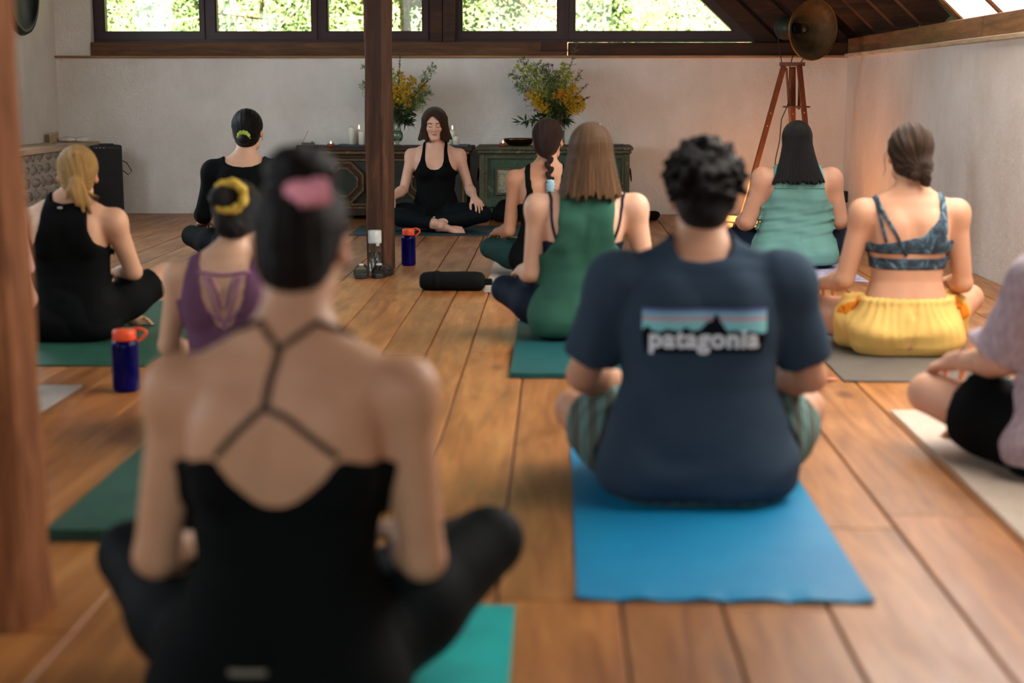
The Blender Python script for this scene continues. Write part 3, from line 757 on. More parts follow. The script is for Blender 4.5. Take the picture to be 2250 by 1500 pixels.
class Person:
    """seated cross-legged figure; local +Y is where it faces, origin on the seat under the pelvis"""
    def __init__(s, loc, yaw=0.0, scale=1.0, h=0.007, label='', skin=(214, 170, 140), lean=0.0, slump=0.0, sway=0.0, wid=1.0, hip=1.0, waist=1.0, dep=1.0, sh=0.165, shz=0.535,
                 head=(0, 0.03, 0.742), hrot=(0.10, 0, 0), knees=((-0.34, 0.27, 0.15), (0.34, 0.27, 0.15)), ankles=((0.10, 0.33, 0.055), (-0.10, 0.43, 0.050)),
                 elbows=((-0.235, 0.03, 0.30), (0.235, 0.03, 0.30)), wrists=((-0.27, 0.22, 0.21), (0.27, 0.22, 0.21)), curl=0.55, handdir=None, arm=1.0, leg=1.0, male=False, bust=True, brow=(60, 40, 30), neck=1.0, headh=0.006, handh=0.004, head_s=1.0, tilt_hands=None):
        s.__dict__.update({k: v for k, v in locals().items() if k != 's'})
        s.sk = srgb(*skin)[:3]
        s.root = empty('person', loc, yaw, label, 'person', 'people seated in the yoga class')
        s.bend = lambda z: (sway * (z / 0.55) ** 1.3, lean * z + slump * (z / 0.55) ** 2)
        kx = max(abs(q[0]) for q in list(knees) + list(wrists) + list(elbows)) + 0.14
        ky = max(q[1] for q in list(knees) + list(ankles) + list(wrists)) + 0.16
        s.g = Grid((-kx, -0.26 + min(0, slump), -0.01), (kx, ky, 0.80), h)
        s.fields()
        s.body()
    def fields(s):
        g = s.g; bend = s.bend; W, Hh, Wa, Dp = s.wid, s.hip, s.waist, s.dep
        TH, SH = g.new(), g.new()
        for i, q in enumerate((-1, 1)):
            H = _v((q * 0.095 * Hh, 0.02, 0.092)); K, A = _v(s.knees[i]), _v(s.ankles[i]); l = s.leg
            M = H + (K - H) * 0.45
            TH = g.put(TH, cone(H, M, 0.088 * l, 0.080 * l), 0.0); TH = g.put(TH, cone(M, K, 0.080 * l, 0.056 * l), 0.03)
            M = K + (A - K) * 0.33
            SH = g.put(SH, cone(K, M, 0.054 * l, 0.055 * l), 0.0); SH = g.put(SH, cone(M, A, 0.055 * l, 0.036), 0.03)
        LG = np.minimum(TH, SH)
        s.wrists = [list(w) for w in s.wrists]; s.hdirs = []
        for i, q in enumerate((-1, 1)):                                  # rest the hands on the legs
            E = _v(s.elbows[i])
            for _ in range(14):
                W_ = _v(s.wrists[i])
                d = _v(s.handdir[i][0]) if s.handdir is not None else (W_ - E) + _v((0, 0.08, -0.06))
                d = d / np.linalg.norm(d); bad = 0.0
                for k, r in ((0.0, 0.03), (0.05, 0.024), (0.10, 0.020), (0.14, 0.014)):
                    pt = W_ + d * k - _v((0, 0, 0.10 * max(0, k - 0.1))); ii = tuple(np.clip(((pt - g.lo) / g.h).astype(int), 0, np.array(g.n) - 1)); bad = max(bad, r - float(LG[ii]))
                if bad <= 0.002: break
                s.wrists[i][2] += min(bad, 0.012)
            s.hdirs.append(d)
        T = g.new()
        zs = [0.0, 0.035, 0.08, 0.14, 0.21, 0.28, 0.35, 0.43, 0.50, 0.545, 0.580, 0.605]
        aa = [0.150 * Hh, 0.178 * Hh, 0.188 * Hh, 0.176 * Hh, 0.150 * (Hh + Wa) / 2, 0.130 * Wa, 0.136 * (Wa + W) / 2, 0.150 * W, 0.158 * W, 0.150 * W, 0.110 * W, 0.062]
        bb = [0.095, 0.118, 0.126, 0.120, 0.108, 0.095, 0.098, 0.106, 0.102, 0.086, 0.070, 0.055]
        bb = [b * Dp for b in bb]
        yy = [-0.015, -0.02, -0.02, -0.012, 0.0, 0.004, 0.004, 0.0, -0.004, -0.006, -0.006, -0.004]
        T = g.put(T, loft(zs, aa, bb, yy, bend), 0.0)
        B = lambda p: (p[0] + float(bend(p[2])[0]), p[1] + float(bend(p[2])[1]), p[2])
        s.B = B
        for q in (-1, 1):
            T = g.put(T, ell((q * 0.092 * Hh, -0.045, 0.075), (0.100 * Hh, 0.098 * Dp, 0.080)), 0.03)
            T = g.put(T, cone(B((q * 0.030, -0.012, 0.615)), B((q * s.sh * 0.86, -0.010, s.shz + 0.012)), 0.030, 0.034), 0.035)
            T = g.put(T, ell(B((q * 0.080 * W, -0.078 * Dp, 0.455)), (0.052, 0.030, 0.080), rotz(q * 0.25) @ roty(-q * 0.15)), 0.03)
            if s.bust: T = g.put(T, ell(B((q * 0.066 * W, 0.085 * Dp, 0.42)), (0.058 * W, 0.050 * W, 0.055)), 0.03)
        T = g.put(T, cone(B((0, -0.128 * Dp, 0.16)), B((0, -0.122 * Dp, 0.50)), 0.010, 0.010), 0.03, 'sub')
        s.hc = _v(s.head)
        nb = B((0, -0.008, 0.575)); nh = (s.head[0], s.head[1] - 0.018, s.head[2] - 0.05)
        N = g.put(g.new(), cone(nb, nh, 0.058 * s.neck, 0.050 * s.neck), 0.0)
        UA, FA = g.new(), g.new()
        s.shoulders = []
        for i, q in enumerate((-1, 1)):
            S = _v(B((q * s.sh, -0.004, s.shz))); s.shoulders.append(S)
            E, Wr = _v(s.elbows[i]), _v(s.wrists[i]); a = s.arm
            UA = g.put(UA, cone(S, E, 0.050 * a, 0.037 * a), 0.0)
            UA = g.put(UA, ell(S + _v((q * 0.012, 0, -0.008)), (0.048 * a, 0.052 * a, 0.056 * a)), 0.03)
            M = E + (Wr - E) * 0.28
            FA = g.put(FA, cone(E, M, 0.037 * a, 0.040 * a), 0.0); FA = g.put(FA, cone(M, Wr, 0.040 * a, 0.0255 * a), 0.02)
        s.T, s.N, s.UA, s.FA, s.TH, s.SH = T, N, UA, FA, TH, SH
        A = smin(smin(T, N, 0.035), UA, 0.022); A = smin(A, FA, 0.012); L = smin(TH, SH, 0.012)
        s.ARM = smin(UA, FA, 0.012); s.LEG = L; s.TORSO = smin(T, N, 0.035)
        s.ALL = smin(A, L, 0.018)
        s.ALL = np.maximum(s.ALL, -(g.Z - 0.001))
    def body(s):
        P, F = nets(s.g, s.ALL); P = relax(P, F, 1, 0.4)
        C = np.tile(_v(s.sk), (len(P), 1)); parts = [(P, F, C)]
        hp, hf = head_for(s.headh, s.male)
        hc = face_colors(hp, s.sk, srgb(*s.brow)[:3], (s.sk[0] * 0.78, s.sk[1] * 0.42, s.sk[2] * 0.42))
        s.HR = (rotz(s.hrot[2]) @ roty(s.hrot[1]) @ rotx(-s.hrot[0])) * s.head_s
        parts.append((hp @ s.HR.T + s.hc, hf, hc))
        for i, q in enumerate((-1, 1)):
            E, W = _v(s.elbows[i]), _v(s.wrists[i])
            d = s.hdirs[i]; zh = s.handdir[i][1] if s.handdir is not None else (q * 0.2, 0.1, 1)
            P, F = hand_for(s.handh, s.curl if not isinstance(s.curl, tuple) else s.curl[i])
            if q > 0: pass
            else: P, F = flip_y(P, F)
            # right hand: thumb towards -x when the back is up and the fingers point forward
            R = frame(d, zh) * (0.93 if not s.male else 1.05)
            parts.append((P @ R.T + W, F, np.tile(_v(s.sk), (len(P), 1))))
            K, A = _v(s.knees[i]), _v(s.ankles[i])
            P, F = foot_for(0.005 if s.headh > 0.004 else 0.0036)
            if q > 0: P, F = flip_y(P, F)
            sd = (A - K); sd[2] = 0
            R = frame(sd + _v((0, -0.02, -0.02)) if not hasattr(s, 'footdir') else s.footdir[i], (0.0, 0.75, 0.55))
            parts.append((P @ R.T * 0.95 + A, F, np.tile(_v(s.sk), (len(P), 1))))
        o = 0; PP, FF, CC = [], [], []
        for P, F, C in parts: PP.append(P); FF.append(F + o); CC.append(C); o += len(P)
        P = np.concatenate(PP); P[:, 2] = np.maximum(P[:, 2], 0.002)
        me = np_mesh('body', P * s.scale, np.concatenate(FF)); attr_col(me, np.concatenate(CC))
        s.body_o = link('body', me, M_SKIN, s.root)
    def garment(s, name, D, mat, label=None, rel=2, parent=None):
        D = np.maximum(D, -(s.g.Z - 0.0005))
        P, F = nets(s.g, D)
        if len(P) == 0: print('EMPTY GARMENT', name); return None
        P = relax(P, F, rel, 0.5); P[:, 2] = np.maximum(P[:, 2], 0.001)
        me = np_mesh(name, P * s.scale, F)
        o = link(name, me, mat, parent or s.root)
        if label: o['label'] = label
        return o
    def project(s, p, n=12, D=None, off=0.0):
        """slide points onto the surface of the field D"""
        D = s.ALL if D is None else D; g = s.g; p = np.array(p, np.float32).reshape(-1, 3)
        def samp(q):
            t = (q - g.lo) / g.h; i = np.clip(np.floor(t).astype(int), 0, np.array(D.shape) - 2); f = np.clip(t - i, 0, 1); r = 0
            for a in (0, 1):
                for b in (0, 1):
                    for c in (0, 1):
                        w = (f[:, 0] if a else 1 - f[:, 0]) * (f[:, 1] if b else 1 - f[:, 1]) * (f[:, 2] if c else 1 - f[:, 2])
                        r = r + w * D[i[:, 0] + a, i[:, 1] + b, i[:, 2] + c]
            return r
        e = g.h
        for _ in range(n):
            d = samp(p) - off
            G = np.stack([samp(p + _v((e, 0, 0))) - samp(p - _v((e, 0, 0))), samp(p + _v((0, e, 0))) - samp(p - _v((0, e, 0))), samp(p + _v((0, 0, e))) - samp(p - _v((0, 0, e)))], 1)
            G = G / (np.linalg.norm(G, axis=1, keepdims=True) + 1e-9)
            p = p - G * np.clip(d, -0.03, 0.03)[:, None]
        return p, G
    def strap(s, name, pts, w, mat, D=None, off=0.002, th=0.0022, n=8, parent=None, cast=True):
        """flat band lying on the skin through the given points"""
        pts = np.array(pts, np.float32); Q = []
        for i in range(len(pts) - 1):
            for k in range(n): Q.append(pts[i] + (pts[i + 1] - pts[i]) * k / n)
        Q.append(pts[-1]); Q = np.array(Q, np.float32)
        Q, N = s.project(Q, 14, D, off)
        T = np.gradient(Q, axis=0); T /= np.linalg.norm(T, axis=1, keepdims=True) + 1e-9
        Sd = np.cross(T, N); Sd /= np.linalg.norm(Sd, axis=1, keepdims=True) + 1e-9
        m = MB()
        ring = [(-1, -1), (-0.8, 1), (0.8, 1), (1, -1)]
        for i in range(len(Q)):
            for a, b in ring: m.v.append(tuple((Q[i] + Sd[i] * a * w / 2 + N[i] * b * th) * s.scale))
        for i in range(len(Q) - 1):
            for k in range(4): m.f.append((i * 4 + k, i * 4 + (k + 1) % 4, (i + 1) * 4 + (k + 1) % 4, (i + 1) * 4 + k))
        m.f.append((0, 1, 2, 3)); e = (len(Q) - 1) * 4; m.f.append((e + 3, e + 2, e + 1, e))
        return m.build(name, mat, parent or s.root, smooth=True)
    # head-local helpers -------------------------------------------------
    def hgrid(s, lo, hi, h): return Grid(lo, hi, h)
    def to_head(s, g):
        R = s.HR / (s.head_s ** 2)
        x, y, z = g.X - s.hc[0], g.Y - s.hc[1], g.Z - s.hc[2]
        return tuple((R[0][i] * x + R[1][i] * y + R[2][i] * z).astype(np.float32) for i in range(3))
    def h2l(s, p): return tuple(np.asarray(s.HR @ _v(p) + s.hc))
    def hair(s, mat, style, h=0.005, **kw):
        lo = _v((-0.20, -0.30, kw.get('zlo', -0.19))) + s.hc; hi = _v((0.20, 0.16, 0.24)) + s.hc
        g = Grid(lo, hi, h); x, y, z = s.to_head(g)
        D, u, w, = style(s, g, x, y, z, **kw)
        P, F = nets(g, D.astype(np.float32)); P = relax(P, F, kw.get('rel', 1), 0.35)
        q = (P - s.hc) @ np.linalg.inv(s.HR).T
        me = np_mesh('hair', P * s.scale, F)
        attr_f(me, u(q, P), 'strand'); attr_f(me, w(q, P), 'along')
        o = link('hair', me, mat, s.root); return o
def hl(fn):                                                           # evaluate a primitive in head coordinates
    return lambda prim, x, y, z: prim[2](x, y, z)
def cap(x, y, z, t=0.010, up=0.0):
    """scalp hair: skull offset by t, cut along the hairline"""
    d = ell((0, -0.014, 0.036 + up), (0.076 + t, 0.096 + t, 0.084 + t + up))[2](x, y, z)
    n = ell((0, -0.045, -0.035), (0.058 + t * 0.6, 0.058 + t * 0.6, 0.060))[2](x, y, z)
    d = smin(d, n, 0.03)
    a = (y - (0.034 + 0.60 * z)) / 1.17
    b = ((-0.045 + 0.62 * (y - 0.0)) - z) / 1.18
    return smax(smax(d, a, 0.008), b, 0.012)
# ---- hair styles: each returns (field, strand(q, P), along(q, P)); q are head coordinates
def E_(c, r, R=None): return ell(c, r, R)[2]
def C_(a, b, ra, rb): return cone(a, b, ra, rb)[2]
def uv_axis(tie):
    c0 = _v((0, -0.012, 0.030)); a = _v(tie) - c0; a /= np.linalg.norm(a); b = np.cross(a, _v((1, 0, 0.01))); b /= np.linalg.norm(b); c = np.cross(a, b)
    def u(q, P):
        d = q - c0; return np.arctan2(d @ b, d @ c) / (2 * PI) * 3.0
    def w(q, P):
        d = q - c0; return (d @ a) * 3.0
    return u, w
def ridges(x, y, z, tie, n=46, amp=0.0016):
    c0 = _v((0, -0.012, 0.030)); a = _v(tie) - c0; a /= np.linalg.norm(a); b = np.cross(a, _v((1, 0, 0.01))); b /= np.linalg.norm(b); c = np.cross(a, b)
    dx, dy, dz = x - c0[0], y - c0[1], z - c0[2]
    ang = np.arctan2(dx * b[0] + dy * b[1] + dz * b[2], dx * c[0] + dy * c[1] + dz * c[2]); w = dx * a[0] + dy * a[1] + dz * a[2]
    return amp * (np.sin(n * ang + 3 * np.sin(3 * ang) + 9 * w) + 0.6 * np.sin(n * 0.47 * ang + 2 - 14 * w))
def uv_fall(q, P): return np.arctan2(q[:, 0], -q[:, 1] - 0.0) / (2 * PI) * 3.0
def uv_z(q, P): return q[:, 2] * 2.0
def st_bun(s, g, x, y, z, tie=(0, -0.075, 0.10), r=(0.05, 0.045, 0.042), t=0.010, **kw):
    D = cap(x, y, z, t) + ridges(x, y, z, tie)
    D = smin(D, E_(tie, r)(x, y, z), 0.012)
    D = smin(D, C_((0, -0.05, 0.05), tie, 0.04, 0.03)(x, y, z), 0.02)
    a = np.arctan2(x - tie[0], z - tie[2]); D = D + 0.0016 * np.sin(9 * a + 90 * (y - tie[1])) * (E_(tie, [q * 1.3 for q in r])(x, y, z) < 0)
    u, w = uv_axis(tie); return D, u, w
def st_low_bun(s, g, x, y, z, tie=(0, -0.10, -0.04), r=(0.032, 0.028, 0.030), t=0.009, **kw):
    D = cap(x, y, z, t) + ridges(x, y, z, tie)
    D = smin(D, E_(tie, r)(x, y, z), 0.014)
    u, w = uv_axis(tie); return D, u, w
def st_messy(s, g, x, y, z, tie=(0.02, -0.105, -0.05), t=0.013, **kw):
    D = cap(x, y, z, t) + ridges(x, y, z, tie, 30, 0.0026)
    rr = random.Random(5)
    D = smin(D, E_((0.028, -0.085, -0.045), (0.05, 0.045, 0.045))(x, y, z), 0.03)
    for (dx, dy, dz, a, b, c) in ((0.0, 0, 0, 0.034, 0.030, 0.034), (0.022, -0.01, -0.022, 0.026, 0.024, 0.030), (-0.012, -0.012, -0.026, 0.024, 0.022, 0.020), (0.016, -0.008, 0.018, 0.024, 0.022, 0.020), (0.030, 0.0, -0.045, 0.022, 0.018, 0.026)):
        D = smin(D, E_((tie[0] + dx, tie[1] + dy, tie[2] + dz), (a, b, c))(x, y, z), 0.006)
    ang = np.arctan2(x - tie[0], z - tie[2]); D = D + 0.0022 * np.sin(14 * ang + 60 * y) * np.clip((-0.05 - y) / 0.05, 0, 1)
    u, w = uv_axis(tie); return D, u, w
def st_pony(s, g, x, y, z, tie=(0, -0.108, -0.025), t=0.010, **kw):
    D = cap(x, y, z, t) + ridges(x, y, z, tie)
    D = smin(D, C_((0, -0.08, 0.0), tie, 0.045, 0.022)(x, y, z), 0.03)
    for (a, b, ra, rb) in (((-0.005, -0.125, -0.035), (-0.014, -0.135, -0.075), 0.024, 0.022), ((-0.014, -0.135, -0.070), (0.010, -0.120, -0.120), 0.024, 0.014), ((0.005, -0.125, -0.040), (0.055, -0.105, -0.125), 0.020, 0.010), ((0.01, -0.12, -0.05), (0.075, -0.085, -0.090), 0.016, 0.005), ((0.0, -0.125, -0.05), (0.062, -0.10, -0.160), 0.018, 0.006), ((0.0, -0.125, -0.05), (0.030, -0.115, -0.150), 0.020, 0.008), ((-0.01, -0.12, -0.05), (-0.04, -0.105, -0.10), 0.016, 0.006)):
        D = smin(D, C_(a, b, ra, rb)(x, y, z), 0.010)
    D = D + 0.0018 * np.sin(240 * x + 60 * z) * (y < -0.10)
    u0, w = uv_axis(tie)
    def u(q, P): return np.where(q[:, 1] < -0.105, q[:, 0] * 9 + q[:, 2] * 2, u0(q, P))
    return D, u, w
def st_braid(s, g, x, y, z, t=0.009, length=0.27, back=None, **kw):
    D = cap(x, y, z, t) + ridges(x, y, z, (0, -0.09, -0.06))
    D = smin(D, C_((0, -0.075, 0.0), (0.005, -0.085, -0.07), 0.042, 0.022)(x, y, z), 0.03)
    n = 10
    X, Y, Z = g.X - s.hc[0], g.Y - s.hc[1], g.Z - s.hc[2]
    for k in range(n + 1):
        f = k / n; zz = -0.075 - length * f; yy = -0.100 - 0.030 * math.sin(f * PI * 0.9) - 0.018 * f; xx = 0.004 + 0.018 * f; r = 0.021 - 0.008 * f
        sd = 1 if k % 2 else -1
        D = smin(D, E_((xx + sd * r * 0.42, yy, zz), (r * 0.78, r * 0.80, length / n * 0.95), roty(sd * 0.55))(X, Y, Z), 0.002)
    u0, w = uv_axis((0, -0.09, -0.06))
    def u(q, P): return np.where(q[:, 2] < -0.085, q[:, 0] * 10 + q[:, 2] * 6, u0(q, P))
    return D, u, w
def st_long(s, g, x, y, z, t=0.014, zb=-0.20, w0=0.085, w1=0.110, depth=0.075, front=0.02, y1=-0.055, flare=0.0, part=0.0, uneven=0.012, **kw):
    """straight hair hanging behind the face down to zb"""
    D = ell((0, -0.014, 0.036), (0.076 + t, 0.096 + t, 0.084 + t))[2](x, y, z)
    f = np.clip((0.04 - z) / (0.04 - zb), 0, 1)
    a = w0 + (w1 - w0) * f + flare * f * f; b = 0.102 + (depth - 0.102) * f; yc = -0.016 + (y1 + 0.016) * f
    k = np.sqrt((x / a) ** 2 + ((y - yc) / b) ** 2)
    c = (k - 1) * np.minimum(a, b)
    zb_ = zb + uneven * np.sin(95 * x) * np.sin(41 * x + 1.0) + uneven * 0.8 * np.sin(230 * x + 30 * y)
    c = np.maximum(c, np.maximum(z - 0.045, zb_ - z))
    D = smin(D, c, 0.012)
    D = D + 0.0017 * np.sin(70 * np.arctan2(x, -y + 0.02) + 12 * z) * np.clip((0.09 - z) / 0.1, 0, 1)
    a_ = (y - (0.034 + 0.60 * np.maximum(z, -0.03) + (front if front else 0))) / 1.17
    D = smax(D, a_, 0.008)
    return D, uv_fall, uv_z
def st_bob(s, g, x, y, z, zb=-0.118, **kw):
    D = E_((0, -0.012, 0.040), (0.099, 0.114, 0.098))(x, y, z)
    f = np.clip((0.04 - z) / (0.04 - zb), 0, 1)
    a = 0.098 + 0.036 * f ** 1.3; b = 0.094 + 0.004 * f
    c = (np.sqrt((x / a) ** 2 + ((y + 0.012) / b) ** 2) - 1) * np.minimum(a, b)
    c = np.maximum(c, np.maximum(z - 0.05, zb + 0.010 * np.sin(80 * x) + 0.010 * np.sin(150 * x + 50 * y) + 0.12 * np.maximum(y, 0) - z))
    D = smin(D, c, 0.02)
    D = D + 0.0022 * np.sin(26 * np.arctan2(x, -y + 0.02) + 14 * z + 2 * np.sin(40 * z)) * np.clip((0.10 - z) / 0.1, 0, 1)
    op = smin(E_((0.010, 0.105, -0.020), (0.064, 0.092, 0.094))(x, y, z), E_((0, 0.085, -0.14), (0.058, 0.085, 0.10))(x, y, z), 0.03)
    op = smin(op, E_((0.018, 0.12, 0.045), (0.030, 0.06, 0.052))(x, y, z), 0.03)
    D = smax(D, -op, 0.006)
    return D, uv_fall, uv_z
def st_tousled(s, g, x, y, z, seed=4, t=0.016, n=120, size=1.0, **kw):
    D = cap(x, y, z, t)
    r = random.Random(seed)
    for k in range(n):
        th = r.uniform(0, 2 * PI); ph = r.uniform(-0.45, 1.45)
        d = _v((math.cos(ph) * math.sin(th), math.cos(ph) * math.cos(th), math.sin(ph)))
        if d[1] > 0.35 and d[2] < 0.55: continue
        if d[2] < -0.15 and d[1] > -0.4: continue
        p = _v((0, -0.014, 0.036)) + d * _v((0.084, 0.104, 0.094))
        tang = np.cross(d, _v((r.uniform(-1, 1), r.uniform(-1, 1), r.uniform(-1, 1)))); e = p + (d * r.uniform(0.008, 0.024) + tang * 0.020) * size
        D = smin(D, C_(p, e, 0.017 * size, 0.008 * size)(x, y, z), 0.006)
    u, w = uv_axis((0, -0.03, 0.13))
    def u2(q, P): return u(q, P) + 0.4 * np.sin(q[:, 2] * 70) * np.sin(q[:, 0] * 60)
    return D, u2, w

H_BLACK = hair_mat('black_hair', (5, 4, 4), (15, 12, 11), (36, 30, 27))
H_DARK = hair_mat('dark_brown_hair', (9, 6, 5), (26, 18, 14), (58, 42, 32))
H_BROWN = hair_mat('brown_hair', (22, 14, 9), (52, 36, 24), (100, 74, 50))
H_BROWN2 = hair_mat('mid_brown_hair', (24, 15, 9), (62, 42, 27), (118, 86, 56))
H_LIGHT = hair_mat('light_brown_hair', (40, 25, 13), (92, 62, 34), (166, 120, 70))
H_BLONDE = hair_mat('blonde_hair', (132, 92, 46), (194, 150, 88), (236, 202, 144))
H_AUBURN = hair_mat('auburn_brown_hair', (18, 10, 8), (46, 26, 19), (92, 54, 38))

def scrunchie(p, c, R, r0, r1, mat, axis=(0, -1, 0.3), n=44, squash=1.0, lumps=11, label=None):
    """gathered fabric ring around a bun; c, axis in head coordinates"""
    z = _v(axis); z /= np.linalg.norm(z); x = np.cross(z, _v((0.1, 0.0, 1))); x /= np.linalg.norm(x); y = np.cross(z, x)
    m = MB(); k2 = 10
    for i in range(n):
        a = 2 * PI * i / n
        for j in range(k2):
            b = 2 * PI * j / k2
            rr = r1 * (1 + 0.22 * math.sin(lumps * a + 1.7 * math.sin(b * 2)) + 0.10 * math.sin(2.7 * lumps * a + 2 * b))
            d = x * math.cos(a) + y * math.sin(a) * squash
            q = _v(c) + d * (r0 + rr * math.cos(b)) + z * rr * math.sin(b)
            m.v.append(tuple(_v(p.h2l(q)) * p.scale))
    for i in range(n):
        for j in range(k2): m.f.append((i * k2 + j, ((i + 1) % n) * k2 + j, ((i + 1) % n) * k2 + (j + 1) % k2, i * k2 + (j + 1) % k2))
    o = m.build('scrunchie', mat, p.root, smooth=True)
    if label: o['label'] = label
    return o
def strands(p, mat, roots, name='loose_strand', r=0.0006):
    for pts in roots:
        me = MB().tube([_v(p.h2l(q)) * p.scale for q in pts], [r * 1.2] * (len(pts) - 1) + [r * 0.4], 4).build(name, mat, p.root)
        n = len(me.data.vertices); attr_f(me.data, np.linspace(0, 3, n), 'strand'); attr_f(me.data, np.zeros(n), 'along')
def band_cut(z, pts): return np.interp(z, [q[0] for q in pts], [q[1] for q in pts]).astype(np.float32)
def top(p, t, hem, back_w, back_n, front_w=None, front_n=None, tor=0.010, yc=0.0):
    """sleeveless top: back_w/front_w give the fabric's half width by height, back_n/front_n the neckline height by distance from the middle"""
    g = p.g; dx, dy = p.bend(np.clip(g.Z, 0, 0.62)); x = np.abs(g.X - dx); y = g.Y - dy - yc
    front_w = front_w or back_w; front_n = front_n or back_n
    cb = np.maximum(x - band_cut(g.Z, back_w), g.Z - band_cut(x, back_n)); cf = np.maximum(x - band_cut(g.Z, front_w), g.Z - band_cut(x, front_n))
    m = np.clip(y / 0.06 + 0.5, 0, 1)
    c = cb * (1 - m) + cf * m
    return np.maximum(np.maximum(p.ALL - t, p.TORSO - t - tor), np.maximum(c, hem - g.Z))
def leggings(p, t=0.004, waist=0.22, ankle=0.075):
    g = p.g
    D = np.maximum(p.ALL - t, np.minimum(p.LEG - t - 0.012, np.maximum(p.T - t - 0.012, g.Z - waist)))
    for A in p.ankles:
        D = np.maximum(D, ankle - np.sqrt((g.X - A[0]) ** 2 + (g.Y - A[1]) ** 2 + (g.Z - A[2]) ** 2))
    return D
def shorts(p, t=0.010, waist=0.22, upto=0.62, flare=0.0):
    g = p.g; D = np.maximum(p.T - t - 0.012, g.Z - waist)
    for i in (0, 1):
        q = -1 if i == 0 else 1
        H = _v((q * 0.095 * p.hip, 0.02, 0.092)); K = _v(p.knees[i]); n = K - H; L = np.linalg.norm(n); n = n / L
        s = (g.X - H[0]) * n[0] + (g.Y - H[1]) * n[1] + (g.Z - H[2]) * n[2]
        leg = np.maximum(p.TH - t - 0.012 - flare * np.clip(s / L, 0, 1), s - L * upto)
        leg = np.maximum(leg, -q * g.X - 0.02)
        D = np.minimum(D, leg)
    base = np.minimum(p.ALL - t, np.minimum(p.TH - t - flare, p.T - t))
    return np.maximum(base, D)
def sleeves(p, t, upto=0.62, flare=0.0):
    g = p.g; D = None
    for i in (0, 1):
        q = -1 if i == 0 else 1
        S, E = p.shoulders[i], _v(p.elbows[i]); n = E - S; L = np.linalg.norm(n); n = n / L
        s = (g.X - S[0]) * n[0] + (g.Y - S[1]) * n[1] + (g.Z - S[2]) * n[2]
        d = np.maximum(p.ARM - t - flare * np.clip(s / L, 0, 1.2), s - L * upto)
        d = np.maximum(d, -q * g.X)
        D = d if D is None else np.minimum(D, d)
    return D
def folds(p, amp, fx=0, fz=0, fy=0, ph=0.0, w=3.0):
    g = p.g
    return amp * np.sin(fx * g.X + fz * g.Z + fy * g.Y + ph + w * np.sin(11 * g.X + 3 * ph) * np.sin(9 * g.Z + ph) + 1.3 * np.sin(23 * g.X - 17 * g.Z))

B_BLACK = cloth('black_jersey', (9, 11, 12)); B_BLACK2 = cloth('washed_black_jersey', (16, 18, 18)); B_LEGG = cloth('dark_leggings', (13, 18, 20), 0.7)
B_TEALL = cloth('teal_leggings', (38, 70, 66), 0.7); B_NAVY = cloth('navy_leggings', (24, 34, 50), 0.7)

# ---------------------------------------------------------------- 1 the woman in front
p = Person((-0.448, 2.42, 0.006), 0.0, 1.06, 0.0065, 'woman with bare upper back, crossing thin straps and a pink scrunchie, nearest the camera', (196, 150, 118), sway=0.026, head_s=0.89,
           sh=0.166, head=(0.036, 0.045, 0.744), hrot=(0.22, 0.05, -0.05), knees=((-0.300, 0.26, 0.190), (0.310, 0.28, 0.215)), ankles=((0.00, 0.33, 0.055), (-0.03, 0.43, 0.05)), elbows=((-0.195, 0.02, 0.265), (0.220, 0.02, 0.265)), wrists=((-0.15, 0.22, 0.24), (0.17, 0.22, 0.24)), arm=0.93)
bw = [(0.0, 0.4), (0.60, 0.4)]
p.garment('camisole', top(p, 0.006, 0.045, bw, [(0, 0.375), (0.03, 0.382), (0.06, 0.410), (0.088, 0.448), (0.095, 0.452), (0.17, 0.428)], bw, [(0, 0.44), (0.10, 0.47), (0.17, 0.44)], tor=0.012) + folds(p, 0.0012, 0, 60), B_BLACK, 'black low-backed camisole')
p.garment('leggings', leggings(p), B_LEGG)
sm = cloth('taupe_strap', (74, 58, 50))
for q in (-1, 1):
    p.strap('strap', [p.B((q * 0.091, -0.12, 0.455)), p.B((q * 0.045 - 0.01, -0.12, 0.495)), p.B((-0.018, -0.125, 0.535))], 0.011, sm, off=0.004)
    p.strap('strap', [p.B((-0.012, -0.11, 0.615)), p.B((q * 0.05, -0.05, 0.650)), p.B((q * 0.085, -0.01, 0.62)), p.B((q * 0.095, 0.05, 0.56)), p.B((q * 0.09, 0.10, 0.46))], 0.010, sm, off=0.003)
p.strap('strap', [p.B((-0.018, -0.125, 0.532)), p.B((-0.017, -0.12, 0.575)), p.B((-0.012, -0.10, 0.618))], 0.013, sm, off=0.004)
p.hair(H_DARK, st_bun, 0.0045, tie=(0.002, -0.045, 0.122), r=(0.064, 0.054, 0.046), t=0.006)
scrunchie(p, (0.022, -0.090, 0.080), 0, 0.026, 0.021, cloth('pink_scrunchie_fabric', (240, 160, 174)), axis=(-0.15, -0.30, 0.95), squash=0.7, label='pink hair scrunchie')
p.strap('waist_label', [p.B((-0.055, -0.13, 0.135)), p.B((0.0, -0.135, 0.135))], 0.010, plain('grey_print', (120, 110, 96)), off=0.011)

